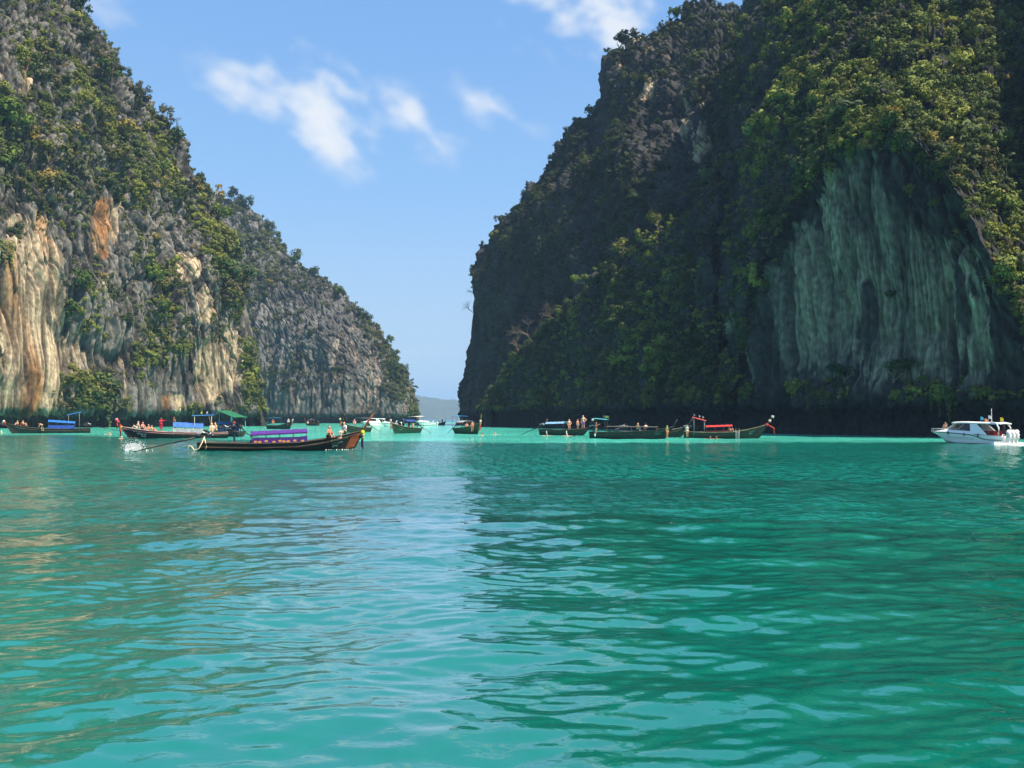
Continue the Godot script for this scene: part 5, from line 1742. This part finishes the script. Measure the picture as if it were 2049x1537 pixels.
	for s in [
		["swimmer with wet dark hair below the brown boat's propeller", 221, 869, 133, fair, "6a3a22"],
		["swimmer with black hair just ahead of the red bow scarf", 243, 878, 103, fair, "15110e"],
		["swimmer in pale cap at the far left edge", 4, 866, 147, fair, "e6e6e0"],
		["swimmer close under the pale canopied boat's stern", 1094, 871, 122, tan, "15110e"],
		["swimmer in white cap beside the pale canopied boat", 1134, 872, 121, fair, "efefe8"],
		["swimmer left of the two below the olive boat", 966, 871, 126, tan, "15110e"],
		["swimmer right of the two below the olive boat", 990, 869, 132, tan, "1c1410"],
		["swimmer under the red canopied boat's side", 1421, 878, 103, dark, "15110e"],
		["swimmer a little right of the red canopied boat's middle", 1433, 877, 104, dark, "15110e"],
	]:
		var pos := afloat(s[1], s[3])
		person(s[0], "swim", pos, rng.randf_range(-1.5, 1.5), s[4], [["trunks", "2a3a5a"]], s[5], 1.15)

# ---------------------------------------------------------------- trees one can tell apart
var trunk_meshes := []
var bare_meshes := []

func limb_tool(st: SurfaceTool, from: Vector3, dir: Vector3, length: float, r: float, depth: int, g: RandomNumberGenerator) -> void:
	var mid := from + dir * length * 0.5 + Vector3(g.randfn(), g.randfn(), g.randfn()) * length * 0.06
	var end := from + dir * length
	tube(st, [from, mid, end], [r, r * 0.8, r * 0.6], 5 if depth > 1 else 4)
	if depth <= 0:
		return
	for k in 3:
		var d := (dir + Vector3(g.randfn(), g.randfn() * 0.6 + 0.15, g.randfn()) * 0.62).normalized()
		limb_tool(st, end if k < 2 else mid, d, length * g.randf_range(0.6, 0.82), r * 0.58, depth - 1, g)

func make_trees() -> void:
	for k in 3:
		var g := RandomNumberGenerator.new()
		g.seed = 900 + k
		var st := tool()
		tube(st, [Vector3(0, -0.7, 0), Vector3(0.04, 0.0, 0.03), Vector3(0.02, 0.5, 0)], [0.085, 0.065, 0.05], 6)
		for b in 4:
			var a := b * 1.6 + k
			tube(st, [Vector3(0.03, 0.1 + b * 0.1, 0), Vector3(cos(a) * 0.3, 0.5 + 0.08 * b, sin(a) * 0.3), Vector3(cos(a) * 0.6, 0.85, sin(a) * 0.6)], [0.045, 0.032, 0.015], 5)
		trunk_meshes.append(done(st))
		var bt := tool()
		limb_tool(bt, Vector3.ZERO, Vector3(g.randfn() * 0.2, 1, g.randfn() * 0.2).normalized(), 0.5, 0.034, 4, g)
		bare_meshes.append(done(bt))
	var tones := {
		"olive": Color(0.135, 0.14, 0.036), "green": Color(0.062, 0.105, 0.026), "bright": Color(0.115, 0.175, 0.030), "lime": Color(0.27, 0.30, 0.05), "yellow": Color(0.26, 0.20, 0.045),
		"dark": Color(0.036, 0.062, 0.026), "rust": Color(0.23, 0.125, 0.06), "grey": Color(0.10, 0.105, 0.07), "blue": Color(0.055, 0.095, 0.055)}
	# cliff, x, y, crown width in picture units, form (0 round, 1 tall, 2 spreading), tone, label
	for t in [
		["L", 40, 265, 105, 0, "bright", "large bright green tree at the left edge above the cream wall"],
		["L", 22, 335, 80, 0, "bright", "second bright green tree at the left edge, just below the largest"],
		["L", 95, 335, 85, 2, "olive", "olive tree above the middle of the cream flowstone wall"],
		["L", 90, 130, 60, 1, "olive", "olive tree high on the left cliff, near the top left corner"],
		["L", 165, 30, 60, 1, "dark", "dark tree on the topmost left skyline beside the sky"],
		["L", 178, 95, 48, 0, "dark", "dark bushy tree overhanging the skyline, second from the top left"],
		["L", 215, 160, 70, 0, "green", "rounded green tree on the left skyline beside the faint cloud"],
		["L", 160, 165, 75, 0, "olive", "pale olive tree just left of the round skyline tree"],
		["L", 280, 195, 48, 1, "grey", "thin greyish tree sticking out of the left skyline"],
		["L", 335, 245, 46, 1, "grey", "half bare twiggy tree leaning out over the left skyline"],
		["L", 335, 285, 58, 0, "green", "deep green tree below the half bare skyline tree"],
		["L", 255, 290, 72, 2, "yellow", "yellow brown spreading tree left of the dark hollow"],
		["L", 245, 330, 62, 0, "olive", "olive tree hanging directly under the yellow brown spreading tree"],
		["L", 330, 345, 52, 0, "bright", "umbrella shaped bright tree on a grey rock shelf, left cliff"],
		["L", 405, 395, 50, 0, "yellow", "yellowish tree at the shoulder where headland meets left cliff"],
		["L", 430, 440, 62, 0, "bright", "light green tree on the long leafy rib, uppermost"],
		["L", 445, 500, 60, 0, "olive", "olive tree on the long leafy rib, second from top"],
		["L", 455, 555, 56, 1, "green", "green tree on the long leafy rib, third from top"],
		["L", 468, 610, 46, 1, "olive", "olive tree on the long leafy rib, lowest of four"],
		["L", 500, 700, 40, 1, "bright", "bright hanging bush on the cliff's right edge, upper"],
		["L", 510, 745, 36, 1, "bright", "bright hanging bush on the cliff's right edge, lower"],
		["L", 150, 575, 75, 0, "green", "big green bush right of the cream wall, upper of two"],
		["L", 150, 635, 62, 0, "green", "big green bush right of the cream wall, lower of two"],
		["L", 155, 780, 65, 0, "olive", "rounded bush above the brown boat, left of a pair"],
		["L", 205, 790, 58, 0, "olive", "rounded bush between brown boat and red scarf, right of a pair"],
		["L", 310, 490, 52, 2, "yellow", "yellow green spreading tree left of the grey rock face"],
		["L", 300, 560, 60, 0, "bright", "light green tree in the middle of the left cliff"],
		["L", 330, 580, 48, 0, "olive", "olive tree beside the light green one mid cliff"],
		["L", 330, 640, 50, 1, "green", "upright green tree under the mid cliff pair"],
		["L", 340, 700, 46, 1, "olive", "narrow olive tree low on the cliff above the silver canopy"],
		["L", 70, 290, 50, 1, "yellow", "slim yellow tree left of the cliff's upper centre"],
		["L", 200, 250, 66, 0, "olive", "large olive crown at the centre of the upper left cliff"],
		["H", 470, 400, 44, 0, "dark", "dark tree at the headland's highest visible shoulder"],
		["H", 500, 412, 40, 0, "blue", "bluish green tree on the headland skyline, second from left"],
		["H", 545, 465, 44, 0, "grey", "grey green tree on the headland skyline's steep part"],
		["H", 600, 522, 38, 0, "green", "green tree on the headland skyline above the bare rock"],
		["H", 640, 548, 36, 0, "dark", "dark round tree on the skyline halfway down the headland"],
		["H", 680, 590, 34, 0, "green", "small green tree on the skyline, lower half of headland"],
		["H", 735, 640, 34, 0, "dark", "dark tree on the headland skyline above its pale face"],
		["H", 775, 690, 32, 0, "green", "green tree near the headland's outer shoulder"],
		["H", 550, 555, 34, 2, "olive", "lone olive tree at the top of the grey fluted face"],
		["H", 545, 572, 26, 2, "yellow", "small yellow bush just below the lone olive tree"],
		["H", 790, 750, 34, 1, "dark", "dark hanging bush close to the headland's tip"],
		["P", 1240, 100, 48, 2, "dark", "flat topped dark tree on the peak's left shoulder"],
		["P", 1225, 122, 40, 2, "dark", "flat dark tree overhanging the sky below the peak's shoulder"],
		["P", 1340, 40, 50, 0, "green", "round green tree on the peak's summit skyline"],
		["P", 1410, 12, 46, 1, "dark", "upright dark tree at the very top of the peak"],
		["P", 1495, 22, 28, 0, "dark", "small dark tree in the notch between peak and right cliff"],
		["P", 1175, 270, 40, 0, "green", "green tree on the peak's skyline halfway up"],
		["P", 1135, 325, 36, 0, "dark", "dark tree on the stepped skyline below halfway"],
		["P", 1080, 398, 40, 2, "dark", "dark spreading tree jutting from the lower peak skyline"],
		["P", 1040, 432, 36, 1, "dark", "lone upright tree on a knob of the lower skyline"],
		["P", 990, 480, 40, 0, "olive", "olive tree on the lowest rounded part of the peak skyline"],
		["P", 1210, 420, 44, 1, "olive", "sunlit tree column in the middle of the shaded peak"],
		["P", 1240, 300, 34, 1, "bright", "small bright tree on the dark bare wall of the peak"],
		["R", 1310, 435, 52, 0, "olive", "sunlit olive tree crowning the diagonal ridge"],
		["R", 1240, 500, 56, 0, "olive", "sunlit olive tree on the diagonal ridge, second from top"],
		["R", 1160, 575, 62, 2, "bright", "layered bright green tree on the diagonal ridge, lowest leafy one"],
		["R", 1780, 262, 95, 2, "yellow", "golden spreading tree at the top of the alcove arch"],
		["R", 1850, 295, 50, 0, "yellow", "small golden tree right of the arch's top"],
		["R", 1975, 185, 48, 1, "lime", "vivid lime tree on the sunny slope near the right edge"],
		["R", 1700, 205, 60, 0, "olive", "olive tree on the sunny slope left above the golden tree"],
		["R", 1610, 260, 66, 2, "green", "broad green tree upslope left of the arch"],
		["R", 1560, 315, 70, 2, "grey", "grey green broad tree at the arch's left shoulder"],
		["R", 1525, 345, 34, 1, "lime", "thin bright yellow green sapling left of the arch"],
		["R", 1640, 90, 60, 0, "bright", "bright rounded tree high on the sunny slope, left part"],
		["R", 1560, 30, 50, 0, "olive", "olive tree at the picture's top beside the dark gully"],
		["R", 1730, 50, 64, 0, "green", "green tree near the picture's top, centre of sunny slope"],
		["R", 1800, 130, 66, 0, "blue", "bluish green crown in the middle of the sunny slope"],
		["R", 1900, 190, 62, 0, "green", "green crown left of the vivid lime tree"],
		["R", 1940, 60, 60, 2, "olive", "olive spreading tree near the top right corner"],
		["R", 2030, 215, 70, 0, "dark", "large dark tree at the right edge below the top corner"],
		["R", 1980, 300, 70, 0, "green", "green tree on the slope right of the arch, middle"],
		["R", 1900, 335, 60, 0, "olive", "olive tree on the arch's right flank, upper"],
		["R", 1985, 355, 44, 2, "rust", "rust tinged tree at right, above the bright edge trees"],
		["R", 2025, 430, 80, 0, "bright", "bright green tree at the right edge, halfway down the slope"],
		["R", 2030, 510, 74, 0, "olive", "pale olive tree at the right edge, lowest on the slope"],
		["R", 1820, 400, 52, 2, "olive", "largest tree growing out of the shaded alcove wall"],
		["R", 1838, 428, 26, 2, "bright", "small bush just under the alcove's largest tree"],
		["R", 1875, 418, 36, 2, "olive", "bush right of the alcove's largest tree"],
		["R", 1920, 482, 56, 2, "yellow", "yellowish tree on the alcove wall's right side"],
		["R", 1935, 518, 28, 2, "grey", "little grey bush under the yellowish alcove tree"],
		["R", 1505, 460, 58, 2, "olive", "sunlit spreading tree alone on the dark wall left of the alcove"],
		["R", 1790, 770, 90, 2, "dark", "dark bush mass along the alcove's lower ledge, right"],
		["R", 1690, 765, 80, 2, "dark", "dark bush mass along the alcove's lower ledge, left"],
		["R", 1780, 605, 44, 2, "dark", "dark bush clinging to the middle of the streaked wall"],
	]:
		var hit := surface_at({"L": "left_cliff", "H": "headland_cliff", "P": "shaded_peak", "R": "right_cliff"}[t[0]], t[1], t[2])
		var p: Vector3 = hit[0]
		var n: Vector3 = hit[1]
		var r: float = t[3] * 0.5 * -p.z / FOCAL * 0.82
		var out := Vector3(n.x, maxf(n.y, 0.0), n.z).normalized()
		var o := thing("cliff_tree" if t[3] > 45 else "cliff_bush", t[6], "tree" if t[3] > 45 else "bush", p - out * r * 0.1, rng.randf() * TAU, "trees standing out on the cliffs" if t[3] > 45 else "bushes standing out on the cliffs")
		var tr := part("trunk", trunk_meshes[rng.randi_range(0, 2)], bark_mat, o)
		tr.scale = Vector3.ONE * r
		var lean := Basis(Vector3.UP, -o.rotation.y) * out
		tr.quaternion = Quaternion(Vector3.UP, (Vector3.UP * 0.9 + lean * 0.6).normalized())
		var pick: int = [[0, 1, 4, 7][rng.randi_range(0, 3)], [2, 6][rng.randi_range(0, 1)], [3, 5][rng.randi_range(0, 1)]][t[4]]
		var cr := part("crown", crowns[pick], crown_paint(tones[t[5]]), o)
		cr.scale = Vector3(r, r * [0.95, 1.2, 0.8][t[4]], r)
		cr.position = (Vector3.UP * 0.55 + lean * 0.55) * r
	# leafless trees
	for t in [
		["R", 1075, 690, 110, "largest leafless brown tree in the shade of the right cliff"],
		["R", 1040, 715, 70, "leafless grey tree lowest on the diagonal ridge"],
		["R", 1115, 640, 80, "leafless brown tree upslope of the largest bare one"],
		["P", 942, 625, 46, "bare twisted tree leaning from the peak's left edge over the sky"],
		["P", 952, 590, 38, "smaller bare tree on the peak's left edge, above the twisted one"],
		["R", 1545, 500, 44, "pale bare snag on the dark wall beside the alcove"],
		["R", 1975, 720, 40, "grey leafless bush low on the alcove's right wall"],
		["L", 352, 262, 44, "leafless grey twigs standing out from the left skyline"],
	]:
		var hit := surface_at({"L": "left_cliff", "P": "shaded_peak", "R": "right_cliff"}[t[0]], t[1], t[2])
		var p: Vector3 = hit[0]
		var n: Vector3 = hit[1]
		var size: float = t[3] * -p.z / FOCAL * 0.95
		var o := thing("leafless_tree", t[4], "bare tree", p, 0.0, "leafless trees on the cliffs")
		var b := part("branches", bare_meshes[rng.randi_range(0, 2)], paint(Color(0.15, 0.095, 0.075) if t[0] == "R" else Color(0.13, 0.11, 0.095), 0.9), o)
		b.scale = Vector3.ONE * size * 0.55
		b.quaternion = Quaternion(Vector3.UP, (Vector3.UP * 0.7 + n * 0.7).normalized())

var crown_paints := {}
func crown_paint(c: Color) -> StandardMaterial3D:
	if not crown_paints.has(c):
		var m: StandardMaterial3D = leaf_mat.duplicate()
		m.albedo_color = c.linear_to_srgb()
		crown_paints[c] = m
	return crown_paints[c]

# ---------------------------------------------------------------- foam and spray
func foam(called: String, label: String, pts: Array, width: Array, lift: float, seed_: int) -> void:
	var g := RandomNumberGenerator.new()
	g.seed = seed_
	var st := tool()
	for i in pts.size() - 1:
		var a: Vector3 = pts[i]
		var b: Vector3 = pts[i + 1]
		var steps := maxi(4, int((b - a).length() / 0.22))
		for k in steps:
			var t := float(k) / steps
			var w := lerpf(width[i], width[i + 1], t)
			for m in (12 if width[i + 1] > 1.0 else 1):
				var p := a.lerp(b, t) + Vector3(g.randfn() * 0.3, 0, g.randfn()) * w * 0.45
				var r := g.randf_range(0.02, 0.075) if lift > 0.1 else g.randf_range(0.012, 0.035)
				var y := 0.03 + lift * g.randf() ** 2
				st.set_smooth_group(0)
				var ring := []
				for e in 6:
					var an := e * TAU / 6.0
					ring.append(p + Vector3(cos(an) * r * 1.6, 0.01, sin(an) * r * g.randf_range(0.7, 1.3)))
				for e in 6:
					st.add_vertex(p + Vector3(0, y + r * 0.5, 0))
					st.add_vertex(ring[(e + 1) % 6])
					st.add_vertex(ring[e])
	var o := part(called, done(st), col("f4f8f8", 0.6), self)
	tag(o, label, "foam", "", "stuff")

func make_extras() -> void:
	make_trees()
	# spray thrown up by the nearest boat's propeller
	var c := at(269, 900, 65.0)
	c.y = 0.0
	var g := RandomNumberGenerator.new()
	g.seed = 12
	var st := tool()
	for k in 620:
		var a := g.randf_range(-1.0, 1.0)
		var up := g.randf() ** 1.6
		var p := c + Vector3(a * (0.4 + up * 0.62) - 0.1, up * 1.05 * (1.0 - 0.5 * a * a), g.randfn() * 0.3)
		var r := lerpf(0.042, 0.010, up) * g.randf_range(0.5, 1.2)
		st.set_smooth_group(0)
		var tip := [Vector3(0, r * 1.6, 0), Vector3(r, 0, 0), Vector3(0, 0, r), Vector3(-r, 0, 0), Vector3(0, 0, -r), Vector3(0, -r, 0)]
		for e in 4:
			st.add_vertex(p + tip[0])
			st.add_vertex(p + tip[1 + e])
			st.add_vertex(p + tip[1 + (e + 1) % 4])
			st.add_vertex(p + tip[5])
			st.add_vertex(p + tip[1 + (e + 1) % 4])
			st.add_vertex(p + tip[1 + e])
	var o := part("propeller_spray", done(st), col("f6fbfc", 0.3), self)
	tag(o, "white burst of spray at the end of the nearest boat's propeller shaft", "spray", "", "stuff")
	var mist := FogVolume.new()
	mist.name = "propeller_mist"
	mist.shape = RenderingServer.FOG_VOLUME_SHAPE_ELLIPSOID
	mist.size = Vector3(1.3, 0.75, 0.8)
	mist.position = c + Vector3(-0.1, 0.22, 0)
	var fm := FogMaterial.new()
	fm.density = 1.6
	fm.albedo = Color(0.98, 0.99, 1.0)
	mist.material = fm
	add_child(mist)
	tag(mist, "soft white mist inside the propeller spray", "mist", "", "stuff")
	foam("propeller_foam", "thin line of foam between the spray and the propeller shaft", [c + Vector3(-0.5, 0, 0), c + Vector3(0.5, 0, 0), c + Vector3(1.7, 0, 0)], [0.5, 0.7, 0.12], 0.06, 2)
	var q := afloat(2022, 83)
	foam("speedboat_wake", "white churned wake trailing right of the large speedboat", [afloat(1985, 81), afloat(2006, 79.5), afloat(2030, 79), afloat(2100, 80), afloat(2200, 83)], [0.5, 1.6, 2.4, 2.4, 2.2], 0.24, 3)
	var b: Node3D = boats.purple
	foam("bow_wave", "small white bow wave under the nearest boat's orange bow", [b.to_global(Vector3(5.55, 0, 0.0)), b.to_global(Vector3(4.9, 0, 0.45)), b.to_global(Vector3(3.2, 0, 0.98))], [0.06, 0.10, 0.03], 0.04, 4)
	# cream mooring rope looped over the nearest boat's stern
	var r := thing("mooring_rope", "cream mooring rope looped over the nearest boat's stern into the water", "rope", b.to_global(Vector3(-6.1, 0.55, 0.0)), b.rotation.y)
	part("rope_coil", tube_mesh([Vector3(0.3, 0.55, 0.55), Vector3(0.15, 0.1, 0.75), Vector3(-0.05, -0.35, 0.8), Vector3(-0.4, -0.5, 0.7), Vector3(-0.62, -0.2, 0.6), Vector3(-0.8, -0.12, 0.55), Vector3(-0.9, -0.35, 0.5), Vector3(-0.85, -0.62, 0.5)], [0.045], 6), col("d9c39a", 0.9), r)
	part("rope_tail", tube_mesh([Vector3(0.28, 0.5, 0.6), Vector3(0.42, 0.1, 0.85), Vector3(0.5, -0.2, 0.88), Vector3(0.42, -0.42, 0.85)], [0.045], 6), col("d9c39a", 0.9), r)
	# an oar-like shaft of a boat lying outside the frame
	var e := thing("boat_tail_shaft", "dark propeller shaft poking in at the far left edge of the picture", "shaft", at(-14, 849, 144), 0.0)
	part("shaft_pole", tube_mesh([Vector3(-2.0, 0.75, 0), Vector3(0.6, 0.3, 0), Vector3(2.7, -0.35, 0)], [0.10, 0.08, 0.04], 6), col("4a4034", 0.7), e)
